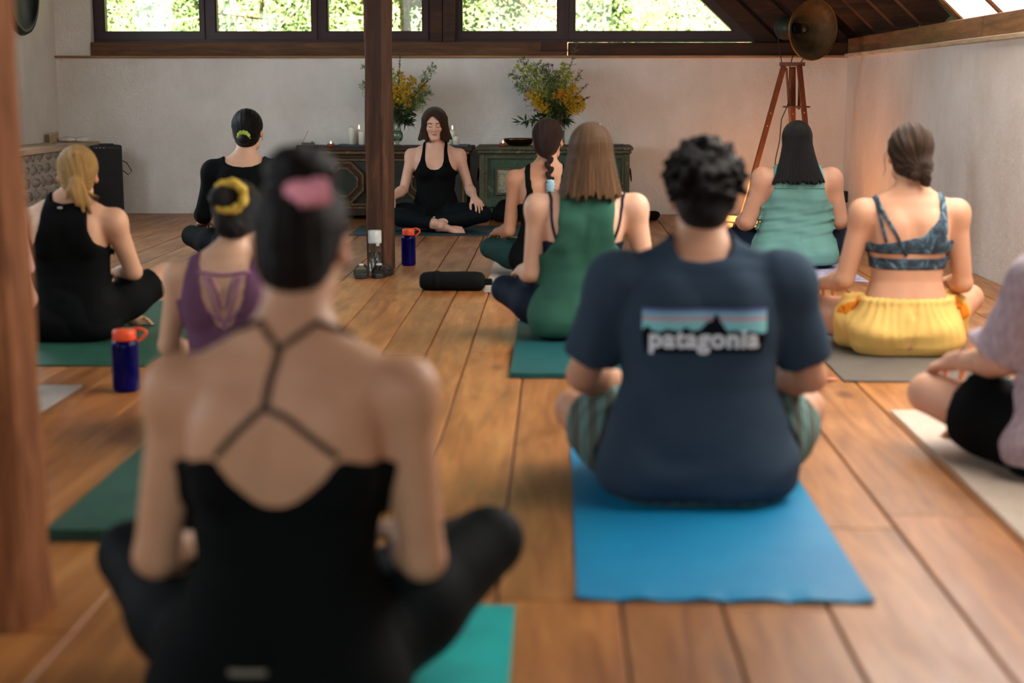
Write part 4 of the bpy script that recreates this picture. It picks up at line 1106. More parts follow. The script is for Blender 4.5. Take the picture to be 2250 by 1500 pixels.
# ---------------------------------------------------------------- 2 purple top, yellow scrunchie
p = Person((-0.975, 4.55, 0.029), 0.05, 0.875, 0.0075, 'woman in a purple strappy-back top with a yellow scrunchie round her bun', (206, 164, 134), lean=-0.02, slump=0.02,
           sh=0.160, head=(0.03, 0.065, 0.725), hrot=(0.28, 0.0, -0.12), arm=0.93, knees=((-0.24, 0.32, 0.14), (0.30, 0.28, 0.15)), elbows=((-0.215, 0.03, 0.29), (0.22, 0.03, 0.29)), wrists=((-0.19, 0.24, 0.22), (0.22, 0.22, 0.22)))
pm = cloth('plum_jersey', (104, 70, 94)); pl = cloth('lilac_strap', (150, 106, 138))
p.garment('top', top(p, 0.006, 0.05, [(0, 0.3), (0.42, 0.3), (0.46, 0.155), (0.53, 0.138), (0.62, 0.12)], [(0, 0.36), (0.03, 0.385), (0.065, 0.47), (0.085, 0.60), (0.09, 0.7)], None, [(0, 0.42), (0.07, 0.47), (0.08, 0.7)]), pm, 'plum purple top with open diamond back')
p.garment('leggings', leggings(p), B_LEGG)
p.strap('strap', [p.B((-0.088, -0.08, 0.552)), p.B((0, -0.10, 0.548)), p.B((0.088, -0.08, 0.552))], 0.012, pl, off=0.006)
for q in (-1, 1):
    p.strap('strap', [p.B((q * 0.062, -0.10, 0.545)), p.B((q * 0.035, -0.12, 0.47)), p.B((q * -0.006, -0.12, 0.365))], 0.010, pl, off=0.004)
    p.strap('strap', [p.B((q * 0.045, -0.10, 0.545)), p.B((q * 0.012, -0.12, 0.485)), p.B((q * 0.004, -0.12, 0.43))], 0.009, pl, off=0.005)
    p.strap('strap', [p.B((q * 0.055, -0.12, 0.435)), p.B((q * 0.03, -0.12, 0.405)), p.B((q * 0.010, -0.12, 0.385))], 0.009, pl, off=0.005)
p.hair(H_DARK, st_bun, 0.005, tie=(-0.022, -0.126, 0.042), r=(0.044, 0.036, 0.042))
scrunchie(p, (0.004, -0.124, 0.048), 0, 0.047, 0.016, cloth('mustard_scrunchie_fabric', (208, 174, 78), vary=0.3), axis=(0.12, -1, 0.10), lumps=7, label='mustard yellow scrunchie')

# ---------------------------------------------------------------- 3 blonde woman by the left post
p = Person((-2.03, 6.40, 0.006), 0.0, 0.97, 0.0075, 'blonde woman in a black racerback tank and knee shorts beside the pale post', (206, 160, 128), lean=0.0, slump=-0.02, sway=0.01,
           sh=0.190, shz=0.515, wid=1.06, waist=1.16, head=(0.045, 0.005, 0.705), hrot=(0.08, 0.04, 0.24), knees=((-0.33, 0.30, 0.20), (0.35, 0.27, 0.245)), ankles=((0.08, 0.40, 0.055), (-0.10, 0.46, 0.05)), elbows=((-0.25, 0.05, 0.29), (0.255, 0.06, 0.285)), wrists=((-0.17, 0.26, 0.27), (0.13, 0.25, 0.26)))
p.garment('tank_top', top(p, 0.010, 0.012, [(0, 0.4), (0.36, 0.30), (0.39, 0.165), (0.43, 0.125), (0.48, 0.105), (0.56, 0.098), (0.64, 0.085)], [(0, 0.592), (0.05, 0.60), (0.09, 0.7)], None, [(0, 0.47), (0.05, 0.5), (0.075, 0.7)], tor=0.012) + folds(p, 0.002, 20, 35), B_BLACK, 'black racerback tank top')
p.garment('knee_shorts', shorts(p, 0.009, 0.24, 0.82), B_BLACK2)
p.hair(H_BLONDE, st_pony, 0.0045)
scrunchie(p, (0, -0.112, -0.028), 0, 0.020, 0.006, cloth('grey_hair_tie', (60, 54, 54)), axis=(0, -1, -0.3), label='dark hair tie')
strands(p, H_BLONDE, [[(0.02, -0.12, -0.05), (0.05 + 0.004 * k, -0.11 + 0.003 * k, -0.09), (0.07 + 0.012 * math.sin(k * 2.1), -0.09 + 0.004 * k, -0.13 + 0.012 * math.sin(k))] for k in range(12)])
p.strap('neck_label', [p.B((-0.02, -0.10, 0.578)), p.B((0.0, -0.10, 0.578))], 0.008, plain('pale_print', (190, 190, 185)), off=0.014)

# ---------------------------------------------------------------- 4 person in pink behind the left post
p = Person((-2.03, 5.05, 0.006), 0.45, 1.10, 0.009, 'person in a pale pink shirt mostly hidden behind the pale post', (206, 160, 138), male=True, bust=False, sh=0.175, shz=0.555, knees=((-0.30, 0.27, 0.16), (0.22, 0.30, 0.16)), wrists=((-0.25, 0.22, 0.22), (0.20, 0.22, 0.22)))
pk = cloth('pale_pink_cotton', (206, 160, 154))
D = np.minimum(top(p, 0.014, 0.03, [(0, 0.4), (0.7, 0.4)], [(0, 0.59), (0.06, 0.60), (0.08, 0.7)], tor=0.012), sleeves(p, 0.014, 0.7)) + folds(p, 0.002, 20, 30)
p.garment('shirt', D, pk)
p.garment('trousers', leggings(p, 0.008), B_LEGG)
p.hair(H_BROWN, st_tousled, 0.006, seed=9, n=60, size=0.7)

# ---------------------------------------------------------------- 5 woman in black by the far wall
p = Person((-1.82, 9.05, 0.006), 0.08, 1.06, 0.008, 'dark-haired woman in a black top with a green scrunchie near the far wall', (206, 164, 136), lean=0.0,
           sh=0.168, head=(0.02, 0.02, 0.745), hrot=(0.06, 0.0, -0.05))
D = np.minimum(top(p, 0.009, 0.03, [(0, 0.4), (0.7, 0.4)], [(0, 0.556), (0.05, 0.562), (0.095, 0.578), (0.13, 0.7)], tor=0.012), sleeves(p, 0.009, 2.0)) + folds(p, 0.0015, 20, 30)
Wc = np.minimum(*[np.sqrt((p.g.X - w[0]) ** 2 + (p.g.Y - w[1]) ** 2 + (p.g.Z - w[2]) ** 2) for w in p.wrists])
p.garment('top', np.maximum(D, 0.07 - Wc), B_BLACK, 'black scoop-back top')
p.garment('leggings', leggings(p), B_BLACK2)
p.hair(H_BLACK, st_low_bun, 0.005, tie=(-0.005, -0.115, -0.045))
scrunchie(p, (-0.005, -0.104, -0.028), 0, 0.022, 0.015, cloth('lime_scrunchie_fabric', (150, 170, 74)), axis=(0, -1, -0.5), label='lime green scrunchie')
MB().lathe([(0.006, -0.002), (0.008, 0.0), (0.006, 0.002)], _v(p.h2l((0.080, 0.0, -0.038))) * p.scale, 8, (1, 0, 0)).build('earring', plain('gold', (214, 170, 90), 0.25, 1.0), p.root, smooth=True)

# ---------------------------------------------------------------- 6 the teacher
p = Person((-0.90, 11.62, 0.010), PI, 1.02, 0.006, 'teacher with closed eyes in a black tank top facing the class on a dark mat', (214, 170, 146), lean=0.0,
           sh=0.170, head_s=0.93, head=(0, 0.045, 0.757), hrot=(0.18, 0.0, 0.02), headh=0.0028, handh=0.0028, arm=0.90, brow=(52, 36, 28),
           knees=((-0.36, 0.26, 0.125), (0.36, 0.26, 0.125)), ankles=((0.05, 0.30, 0.060), (-0.07, 0.40, 0.055)), elbows=((-0.248, 0.02, 0.295), (0.235, 0.02, 0.285)), wrists=((-0.300, 0.215, 0.215), (0.305, 0.215, 0.215)), curl=(0.50, 0.45),
           handdir=(((-0.40, 0.85, -0.42), (-0.25, 0.45, 1)), ((0.40, 0.85, -0.42), (0.25, 0.45, 1))))
p.garment('tank_top', top(p, 0.007, 0.055, [(0, 0.4), (0.38, 0.3), (0.42, 0.135), (0.48, 0.105), (0.55, 0.095), (0.66, 0.085)], [(0, 0.50), (0.05, 0.56), (0.06, 0.7)], [(0, 0.4), (0.38, 0.3), (0.405, 0.165), (0.44, 0.132), (0.50, 0.105), (0.56, 0.092), (0.66, 0.085)], [(0, 0.432), (0.03, 0.437), (0.055, 0.46), (0.066, 0.50), (0.070, 0.7)]) + folds(p, 0.0012, 30, 30), B_BLACK, 'black scoop-neck tank top')
p.garment('leggings', leggings(p, 0.006, 0.22, 0.085), cloth('blue_black_leggings', (12, 18, 22), 0.75))
p.hair(H_BROWN2, st_bob, 0.0035)

# ---------------------------------------------------------------- 7 the woman with the braid
p = Person((-0.055, 8.72, 0.006), 0.0, 1.01, 0.0075, 'woman with a long braid tied with a blue and white scrunchie', (188, 138, 108), lean=0.0,
           sh=0.166, head=(0.01, 0.03, 0.742), hrot=(0.05, 0.0, -0.18), knees=((-0.32, 0.24, 0.125), (0.33, 0.26, 0.13)), elbows=((-0.205, 0.02, 0.245), (0.225, 0.03, 0.28)), wrists=((-0.275, 0.19, 0.205), (0.27, 0.22, 0.21)), arm=0.92)
p.garment('tank_top', top(p, 0.006, 0.04, [(0, 0.4), (0.36, 0.3), (0.40, 0.13), (0.46, 0.105), (0.50, 0.112), (0.58, 0.118), (0.66, 0.105)], [(0, 0.395), (0.04, 0.42), (0.07, 0.47), (0.085, 0.56), (0.09, 0.7)]), B_BLACK, 'black low-backed tank top')
p.garment('leggings', leggings(p), B_TEALL, 'teal green leggings')
p.hair(H_AUBURN, st_braid, 0.0045, zlo=-0.42)
m = MB()
for k in range(3): pass
scr = cloth('blue_white_scrunchie_fabric', (150, 190, 205), vary=0.4)
_b = _v((0.01 + 0.016, 0.03 - 0.142, 0.742 - 0.075 - 0.165))
m = MB().lathe([(0.012, -0.036), (0.024, -0.030), (0.019, -0.020), (0.026, -0.010), (0.020, 0.0), (0.027, 0.010), (0.019, 0.022), (0.023, 0.030), (0.012, 0.036)], _b * p.scale, 14)
o = m.build('scrunchie', scr, p.root, smooth=True); o['label'] = 'blue and white scrunchie on the braid'

# ---------------------------------------------------------------- 8 green tank top
p = Person((0.105, 6.40, 0.020), 0.0, 1.02, 0.007, 'woman with shoulder-length brown hair in a dark green tank top', (212, 168, 140), lean=0.0, sway=0.022,
           sh=0.190, wid=1.06, waist=1.10, head=(0.038, 0.03, 0.740), hrot=(0.05, 0.0, -0.05), knees=((-0.315, 0.25, 0.165), (0.33, 0.26, 0.16)), elbows=((-0.198, 0.02, 0.262), (0.265, 0.02, 0.275)), wrists=((-0.245, 0.22, 0.235), (0.28, 0.22, 0.22)), arm=1.02)
gm = cloth('bottle_green_jersey', (50, 92, 76))
p.garment('sports_bra', top(p, 0.004, 0.34, [(0, 0.4), (0.40, 0.4), (0.41, 0.30)], [(0, 0.395), (0.2, 0.40)]), B_NAVY, 'navy sports bra')
for q in (-1, 1): p.strap('bra_strap', [p.B((q * 0.118, -0.11, 0.40)), p.B((q * 0.142, -0.10, 0.47)), p.B((q * 0.142, -0.05, 0.565)), p.B((q * 0.135, 0.03, 0.57)), p.B((q * 0.12, 0.10, 0.47))], 0.012, B_NAVY, off=0.003)
p.garment('tank_top', top(p, 0.012, 0.015, [(0, 0.4), (0.30, 0.35), (0.345, 0.158), (0.40, 0.122), (0.46, 0.108), (0.53, 0.112), (0.62, 0.105), (0.66, 0.09)], [(0, 0.585), (0.06, 0.60), (0.09, 0.7)], None, [(0, 0.45), (0.05, 0.5), (0.07, 0.7)], tor=0.012) + folds(p, 0.0028, 8, 38, 0, 1.0), gm, 'bottle green tank top')
p.garment('leggings', leggings(p), B_NAVY, 'navy leggings')
p.hair(H_LIGHT, st_long, 0.0045, zb=-0.170, w0=0.085, w1=0.132, depth=0.105, y1=-0.055, front=0.035, zlo=-0.24)

# ---------------------------------------------------------------- 9 the man in the printed T-shirt
MAN = p = Person((0.37, 3.93, 0.006), 0.0, 1.04, 0.0065, 'man with tousled dark hair in a navy T-shirt with a mountain print on the back', (196, 146, 116), lean=0.0, male=True, bust=False,
           sh=0.200, wid=1.18, waist=1.30, hip=1.18, dep=1.10, head=(0.006, 0.045, 0.735), hrot=(0.12, 0.0, 0.0), neck=1.10, knees=((-0.295, 0.29, 0.150), (0.305, 0.29, 0.155)), elbows=((-0.285, 0.07, 0.285), (0.285, 0.07, 0.285)), wrists=((-0.19, 0.27, 0.22), (0.19, 0.27, 0.22)), arm=1.12, leg=1.06, brow=(40, 28, 22), head_s=0.95)
g = p.g
nv = cloth('navy_cotton', (50, 65, 80), 0.9)
zz = [0.0, 0.04, 0.10, 0.18, 0.28, 0.38, 0.47, 0.54]
drape = loft(zz, [0.225, 0.256, 0.260, 0.222, 0.188, 0.188, 0.196, 0.17], [0.130, 0.160, 0.160, 0.146, 0.130, 0.126, 0.122, 0.085], [-0.02, -0.022, -0.02, -0.012, -0.002, 0, 0, 0], p.bend)
Dr = p.g.put(p.g.new(), drape, 0.0)
D = smin(top(p, 0.013, 0.012, [(0, 0.5), (0.7, 0.5)], [(0, 0.590), (0.055, 0.597), (0.068, 0.62), (0.08, 0.7)], None, [(0, 0.55), (0.05, 0.57), (0.075, 0.7)], tor=0.012), Dr + 0.004, 0.02)
D = smin(D, sleeves(p, 0.016, 0.80, 0.012), 0.02)
zf = np.clip((0.30 - g.Z) / 0.25, 0, 1)
D = D + folds(p, 0.0030, 6, 46, 0, 0.5) * zf + folds(p, 0.0016, 30, 12, 0, 2.0) + 0.004 * np.sin(g.X * 26 + 2) * zf
D = np.maximum(D, 0.012 - g.Z)
SHIRT_D = D
p.shirt = p.garment('t_shirt', D, nv, 'navy T-shirt with sleeves')
def plaid():
    t = NT('plaid_shorts_cotton'); co = t.coords()
    def stripes(axis, sc):
        w = t.add('ShaderNodeTexWave', wave_type='BANDS', bands_direction=axis); w.inputs['Scale'].default_value = sc; w.inputs['Distortion'].default_value = 0.4
        t.link(co, w.inputs['Vector']); return w.outputs['Fac']
    a = t.ramp(stripes('X', 7.0), [(0.55, srgb(74, 84, 76)), (0.80, srgb(128, 150, 132)), (0.95, srgb(60, 110, 116))])
    b = t.ramp(stripes('Y', 7.0), [(0.60, (1, 1, 1, 1)), (0.85, (0.55, 0.62, 0.60, 1))])
    t.color(t.mix(0.8, a, b, 'MULTIPLY')); t.set(Roughness=0.9); return t.m
p.garment('shorts', np.maximum(shorts(p, 0.012, 0.16, 0.78, 0.010) + folds(p, 0.002, 30, 30), -(SHIRT_D - 0.004)), plaid(), 'green plaid shorts')
p.hair(H_DARK, st_tousled, 0.0042, t=0.012, n=170, size=1.12)

# ---------------------------------------------------------------- 10 aqua top
p = Person((1.417, 9.18, 0.006), 0.0, 0.98, 0.007, 'woman with long straight black hair in a sea-green sleeveless top', (200, 150, 122), lean=0.0,
           sh=0.196, wid=1.26, waist=1.46, hip=1.26, dep=1.22, shz=0.525, head=(-0.004, 0.02, 0.742), hrot=(0.03, 0, 0), arm=1.38, leg=1.22, neck=1.1, elbows=((-0.285, 0.02, 0.27), (0.268, 0.03, 0.28)), wrists=((-0.305, 0.20, 0.225), (0.29, 0.22, 0.23)), knees=((-0.325, 0.25, 0.145), (0.315, 0.25, 0.15)))
am = cloth('sea_green_jersey', (106, 152, 144)); g = p.g
D = top(p, 0.012, 0.020, [(0, 0.5), (0.34, 0.40), (0.37, 0.205), (0.42, 0.168), (0.48, 0.150), (0.55, 0.150), (0.66, 0.13)], [(0, 0.59), (0.06, 0.60), (0.09, 0.7)], tor=0.012)
wv = np.clip(1 - np.abs(g.Z - 0.27) / 0.17, 0, 1)
D = D + wv * (0.0045 * np.sin(95 * g.Z + 16 * np.abs(g.X) + 2.0 * np.sin(14 * g.X + 1)) + 0.002 * np.sin(190 * g.Z - 30 * g.X)) + folds(p, 0.0016, 20, 40)
D = D - 0.006 * np.exp(-((np.abs(g.X) - 0.0) / 0.012) ** 2) * ((g.Z < 0.475) & (g.Z > 0.40))
p.garment('sleeveless_top', D, am, 'sea-green sleeveless top gathered at the back')
p.strap('yoke_seam', [p.B((-0.155, -0.13, 0.478)), p.B((-0.08, -0.14, 0.478)), p.B((0, -0.14, 0.476)), p.B((0.08, -0.14, 0.478)), p.B((0.155, -0.13, 0.478))], 0.006, cloth('seam_green', (84, 126, 120)), off=0.0125, th=0.0016)
p.garment('leggings', leggings(p, 0.005), B_NAVY, 'navy leggings')
p.hair(H_BLACK, st_long, 0.0045, zb=-0.235, w0=0.084, w1=0.112, depth=0.085, y1=-0.125, flare=0.045, front=0.0, zlo=-0.31, uneven=0.010)

# ---------------------------------------------------------------- 11 yellow shorts
p = Person((1.395, 6.15, 0.0075), 0.0, 1.04, 0.0065, 'woman in a dark patterned crop top and yellow shorts', (202, 152, 120), lean=0.0, sh=0.170, waist=1.02, hip=1.05, head_s=0.95, head=(0.0, 0.03, 0.745), hrot=(0.05, 0.03, -0.05),
           knees=((-0.31, 0.28, 0.130), (0.315, 0.28, 0.17)), elbows=((-0.232, 0.02, 0.275), (0.220, 0.02, 0.262)), wrists=((-0.275, 0.22, 0.215), (0.235, 0.23, 0.21)), arm=0.97)
def tiedye():
    t = NT('dark_floral_print'); co = t.coords()
    n = t.noise(co, 16, 5, 0.7, 1.2)
    t.color(t.ramp(n, [(0.40, srgb(26, 34, 44)), (0.52, srgb(44, 66, 82)), (0.62, srgb(96, 130, 142)), (0.72, srgb(178, 194, 196))])); t.set(Roughness=0.8); return t.m
td = tiedye(); g = p.g
dx, dy = p.bend(g.Z); xx = g.X - dx
side = np.maximum(p.ALL - 0.005, p.T - 0.014)
band = np.maximum(side, np.maximum(0.322 + 0.10 * xx * xx - g.Z, g.Z - (0.370 + 0.25 * np.maximum(xx, 0) * 0)))
slant = np.interp(xx, [-0.16, -0.12, 0.03, 0.085, 0.105, 0.14], [0.425, 0.425, 0.452, 0.515, 0.575, 0.62]).astype(np.float32)
wing = np.maximum(side, np.maximum(np.maximum((0.385 - 0.10 * np.clip(xx, -1, 0.2) * 0) - g.Z, g.Z - slant), np.where(g.Z > 0.435, xx - 0.128, xx - 0.30)))
front = np.maximum(side, np.maximum(np.maximum(0.322 - g.Z, g.Z - 0.50), 0.02 - g.Y))
p.garment('crop_top', np.minimum(np.minimum(band, np.maximum(wing, g.Z - 0.64)), front), td, 'dark floral one-shoulder crop top')
p.strap('strap', [p.B((0.110, -0.08, 0.545)), p.B((0.108, -0.02, 0.60)), p.B((0.105, 0.05, 0.57)), p.B((0.09, 0.10, 0.48))], 0.028, td, off=0.004)
p.strap('strap', [p.B((-0.105, -0.11, 0.43)), p.B((-0.125, -0.10, 0.50)), p.B((-0.132, -0.05, 0.570)), p.B((-0.115, 0.04, 0.57)), p.B((-0.09, 0.10, 0.48))], 0.012, td, off=0.004)
p.strap('strap', [p.B((-0.025, -0.12, 0.375)), p.B((-0.07, -0.12, 0.46)), p.B((-0.122, -0.06, 0.562)), p.B((-0.122, 0.0, 0.59))], 0.012, td, off=0.006)
ym = cloth('butter_yellow_cotton', (222, 184, 104), 0.85)
D = shorts(p, 0.010, 0.215, 0.42, 0.010)
a = np.arctan2(g.X, -(g.Y + 0.0))
D = D + 0.0035 * np.sin(30 * a + 2 * np.sin(20 * g.Z + 5 * a)) * np.clip((g.Z - 0.02) / 0.13, 0, 1) + 0.004 * np.sin(60 * g.Z - 14 * np.abs(g.X + 0.06)) * np.clip((0.17 - g.Z) / 0.1, 0, 1) - 0.006 * np.exp(-((g.Z - 0.207) / 0.010) ** 2) + folds(p, 0.0025, 25, 25, 0, 1.0)
D = D + 0.0055 * np.exp(-((g.X + 0.005) / 0.016) ** 2) * np.clip((0.13 - g.Z) / 0.08, 0, 1)
p.garment('shorts', D, ym, 'butter yellow gathered shorts')
om = cloth('orange_side_panel', (226, 132, 36))
for q in (-1, 1): p.strap('side_panel', [(q * 0.185, 0.00, 0.205), (q * 0.205, 0.03, 0.17), (q * 0.215, 0.05, 0.13)], 0.045, om, D=D, off=0.003, th=0.003)
p.hair(H_BROWN2, st_messy, 0.0042)
strands(p, H_BROWN2, [[(-0.078, 0.03, 0.02), (-0.092, 0.035, -0.02), (-0.088, 0.03, -0.06), (-0.098, 0.02, -0.085)], [(-0.08, 0.02, 0.03), (-0.098, 0.03, 0.0), (-0.095, 0.03, -0.03)], [(0.08, 0.02, 0.0), (0.10, 0.02, -0.03), (0.09, 0.015, -0.07)], [(0.05, -0.11, -0.08), (0.065, -0.12, -0.11), (0.06, -0.12, -0.13)]], r=0.0012)

# ---------------------------------------------------------------- 12 lavender shirt at the right edge
p = Person((1.44, 4.17, 0.0085), 0.0, 1.02, 0.0075, 'person in a pale lavender linen shirt and black shorts at the right edge', (204, 156, 128), male=True, bust=False, sh=0.180, shz=0.52, sway=0.055, wid=1.05, waist=1.15, hip=1.05, head=(0.075, 0.04, 0.735),
           knees=((-0.335, 0.33, 0.150), (0.33, 0.28, 0.16)), elbows=((-0.190, 0.08, 0.285), (0.30, 0.06, 0.28)), wrists=((-0.275, 0.27, 0.225), (0.25, 0.26, 0.22)), arm=1.02, leg=1.02, curl=0.9)
lin = NT('lavender_linen'); _co = lin.coords((1, 1, 0.4)); _n = lin.noise(_co, 60, 4, 0.7)
lin.color(lin.ramp(_n, [(0.3, srgb(150, 132, 142)), (0.7, srgb(192, 174, 180))])); lin.set(Roughness=0.9); lin.bump(_n, 0.3, 0.006)
g = p.g
D = top(p, 0.018, 0.03, [(0, 0.5), (0.7, 0.5)], [(0, 0.60), (0.06, 0.61), (0.08, 0.7)], tor=0.012)
D = smin(D, sleeves(p, 0.026, 0.92, 0.030), 0.02) + folds(p, 0.0035, 40, 15, 20, 1.0)
p.garment('linen_shirt', D, lin.m, 'pale lavender short-sleeved linen shirt')
p.garment('shorts', shorts(p, 0.014, 0.2, 0.62, 0.014), B_BLACK, 'black shorts')
p.hair(H_BROWN, st_tousled, 0.006, seed=21, n=70, size=0.7)

# ---- print on the man's T-shirt: flat pieces laid on the cloth
def shirt_print():
    p = MAN; s = p.scale
    bvh = BVHTree.FromPolygons([tuple(v.co) for v in p.shirt.data.vertices], [tuple(f.vertices) for f in p.shirt.data.polygons])
    x0, x1, z0, z1 = -0.148, 0.149, 0.428, 0.484                        # striped sky
    def lay(name, tris_pts, faces, mat, off, parent=None):
        v = []
        for (x, z) in tris_pts:
            h = bvh.ray_cast(Vector((x * s, -0.6, z * s)), Vector((0, 1, 0)))
            y = h[0].y if h[0] is not None else -0.13
            v.append((x * s, y - off, z * s))
        me = bpy.data.meshes.new(name); me.from_pydata(v, [], faces)
        return link(name, me, mat, parent or p.shirt)
    def strip(name, top_f, bot_f, mat, off, n=60, xa=x0, xb=x1, rows=4):
        P, F = [], []
        for i in range(n + 1):
            x = xa + (xb - xa) * i / n
            for r in range(rows + 1): P.append((x, top_f(x) + (bot_f(x) - top_f(x)) * r / rows))
        for i in range(n):
            for r in range(rows): k = i * (rows + 1) + r; F.append((k, k + rows + 1, k + rows + 2, k + 1))
        return lay(name, P, F, mat, off)
    def ridge(x):
        u = (x - x0) / (x1 - x0)
        pts = [(0, .20), (.04, .42), (.08, .22), (.14, .16), (.19, .30), (.24, .26), (.30, .20), (.345, .40), (.385, .24), (.43, .22), (.47, .30), (.52, .58), (.555, .62), (.575, .86), (.595, .92), (.62, .62), (.65, .40), (.68, .20), (.74, .26), (.80, .16), (.86, .22), (.92, .14), (.97, .10), (1, .16)]
        return z0 - 0.010 + 0.060 * float(np.interp(u, [q[0] for q in pts], [q[1] for q in pts]))
    H = z1 - z0; c = lambda v: (lambda x: v)
    for (a, b, rgb) in ((1.0, 0.86, (104, 112, 156)), (0.86, 0.64, (124, 180, 200)), (0.64, 0.50, (196, 140, 150)), (0.50, -0.18, (136, 204, 208))):
        strip('print_stripe', c(z0 + H * a), c(z0 + H * b), cloth('print_%d_%d_%d' % rgb, rgb, 0.8), 0.0022)
    dk = cloth('print_black', (16, 20, 26), 0.8)
    strip('print_mountain', ridge, c(z0 - 0.012), dk, 0.0034, n=140, rows=6)
    strip('print_text_ground', lambda x: z0 - 0.004, lambda x: z0 - 0.052 if abs(x) < 0.142 else z0 - 0.03, dk, 0.0028, n=60, xa=-0.146, xb=0.147)
    cu = bpy.data.curves.new('lettering', 'FONT'); cu.body = 'patagonia'; cu.size = 0.062; cu.align_x = 'CENTER'; cu.offset = 0.0022; cu.resolution_u = 4; cu.space_character = 1.06
    to = bpy.data.objects.new('lettering', cu); COL.objects.link(to)
    dg = bpy.context.evaluated_depsgraph_get(); me = bpy.data.meshes.new_from_object(to.evaluated_get(dg)); bpy.data.objects.remove(to)
    bm = bmesh.new(); bm.from_mesh(me); bmesh.ops.triangulate(bm, faces=list(bm.faces)); bmesh.ops.subdivide_edges(bm, edges=[e for e in bm.edges if e.calc_length() > 0.012], cuts=2); bmesh.ops.triangulate(bm, faces=list(bm.faces))
    xs = [v.co.x for v in bm.verts]; sc = 0.262 / (max(xs) - min(xs)); mx = (max(xs) + min(xs)) / 2
    P = [((v.co.x - mx) * sc, z0 - 0.037 + v.co.y * sc) for v in bm.verts]; bm.verts.index_update(); F = [tuple(v.index for v in f.verts) for f in bm.faces]; bm.free()
    lay('print_lettering', P, F, cloth('print_white', (232, 238, 240), 0.8), 0.0042)['label'] = 'white lettering reading patagonia'
shirt_print()
# ================================================================= mats and things on the floor
def mat_obj(name, x0, x1, y0, y1, th, mat, label, rot=0.0, wavy=0.0, seed=1, edge=None):
    r = random.Random(seed); nx, ny = 14, 40; m = MB(); cx, cy = (x0 + x1) / 2, (y0 + y1) / 2
    ph = [r.uniform(0, 6.28) for _ in range(6)]
    def zt(i, j):
        e = max(0.0, 1 - j / 2.0) if wavy else 0.0
        return th + wavy * e * (0.5 + 0.5 * math.sin(i * 2.3 + ph[0])) + 0.0006 * math.sin(j * 0.9 + ph[1]) * math.sin(i * 0.8 + ph[2])
    for lay in (0, 1):
        for j in range(ny + 1):
            for i in range(nx + 1):
                x = x0 + (x1 - x0) * i / nx - cx; y = y0 + (y1 - y0) * j / ny - cy
                if j == 0: y += 0.003 * math.sin(i * 2.1 + ph[3])
                z = zt(i, j) if lay else max(0.0005, zt(i, j) - th)
                m.v.append((x, y, z))
    S = (nx + 1) * (ny + 1)
    for j in range(ny):
        for i in range(nx):
            a = j * (nx + 1) + i; b, c, d = a + 1, a + nx + 2, a + nx + 1
            m.f += [(a, d, c, b), (S + a, S + b, S + c, S + d)]
    brd = [i for i in range(nx + 1)] + [j * (nx + 1) + nx for j in range(1, ny + 1)] + [ny * (nx + 1) + i for i in range(nx - 1, -1, -1)] + [j * (nx + 1) for j in range(ny - 1, 0, -1)]
    for k in range(len(brd)):
        a, b = brd[k], brd[(k + 1) % len(brd)]; m.f.append((a, b, S + b, S + a))
    o = m.build(name, mat); o.location = (cx, cy, 0.0005); o.rotation_euler = (0, 0, rot)
    return tag(o, label, 'yoga mat', 'yoga mats laid out on the planks')
def rubber(name, rgb, rgb2=None, scale=5, rough=0.55):
    t = NT(name); co = t.coords(); n = t.noise(co, scale, 4, 0.6, 0.6)
    c2 = rgb2 or tuple(int(q * 0.88) for q in rgb)
    t.color(t.ramp(n, [(0.35, srgb(*c2)), (0.65, srgb(*rgb))])); t.set(Roughness=rough, Specular_IOR_Level=0.35)
    t.bump(t.noise(co, 420, 2), 0.15, 0.001); return t.m
mat_obj('yoga_mat', -0.69, -0.079, 1.20, 3.03, 0.005, rubber('turquoise_mat', (0, 176, 172), (0, 150, 150)), 'bright turquoise yoga mat under the woman nearest the camera')
mat_obj('yoga_mat', 0.048, 0.660, 3.07, 4.92, 0.005, rubber('bright_blue_mat', (0, 130, 174), (4, 122, 170)), 'bright blue yoga mat under the man in the T-shirt', wavy=0.006)
mat_obj('yoga_mat', -1.19, -0.59, 3.47, 5.30, 0.028, rubber('dark_green_mat', (30, 78, 66), (24, 66, 56)), 'thick dark green mat under the woman in purple')
mat_obj('yoga_mat', -2.29, -1.68, 3.55, 5.36, 0.005, rubber('pale_grey_mat', (168, 168, 160)), 'pale grey mat showing beside the pale post')
mat_obj('yoga_mat', -2.17, -1.56, 5.76, 7.58, 0.005, rubber('forest_green_mat', (24, 68, 52), (32, 82, 64), 9), 'forest green yoga mat under the blonde woman')
mat_obj('yoga_mat', -0.163, 0.447, 5.56, 7.38, 0.020, rubber('petrol_mat', (20, 84, 84), (17, 74, 76)), 'petrol green mat under the woman in the green tank top')
mat_obj('yoga_mat', -0.372, 0.236, 7.97, 9.78, 0.005, rubber('pale_beige_mat', (196, 180, 164)), 'pale beige yoga mat under the woman with the braid')
mat_obj('yoga_mat', -2.125, -1.52, 8.46, 10.28, 0.005, rubber('charcoal_mat', (58, 62, 66)), 'charcoal yoga mat under the woman in black by the far wall')
def marble_mat():
    t = NT('marbled_lavender_mat'); co = t.coords((1, 2.2, 1)); n = t.noise(co, 7, 5, 0.7, 2.2)
    t.color(t.ramp(n, [(0.36, srgb(112, 112, 160)), (0.48, srgb(158, 148, 180)), (0.56, srgb(206, 200, 214)), (0.68, srgb(128, 128, 172))])); t.set(Roughness=0.6); return t.m
mat_obj('yoga_mat', 1.10, 1.715, 8.47, 10.28, 0.005, marble_mat(), 'lavender marbled yoga mat under the woman in the sea-green top')
ymat = mat_obj('yoga_mat', 1.045, 1.665, 5.52, 7.32, 0.006, rubber('taupe_mat', (98, 92, 84), (88, 82, 76)), 'taupe yoga mat under the woman in yellow shorts')
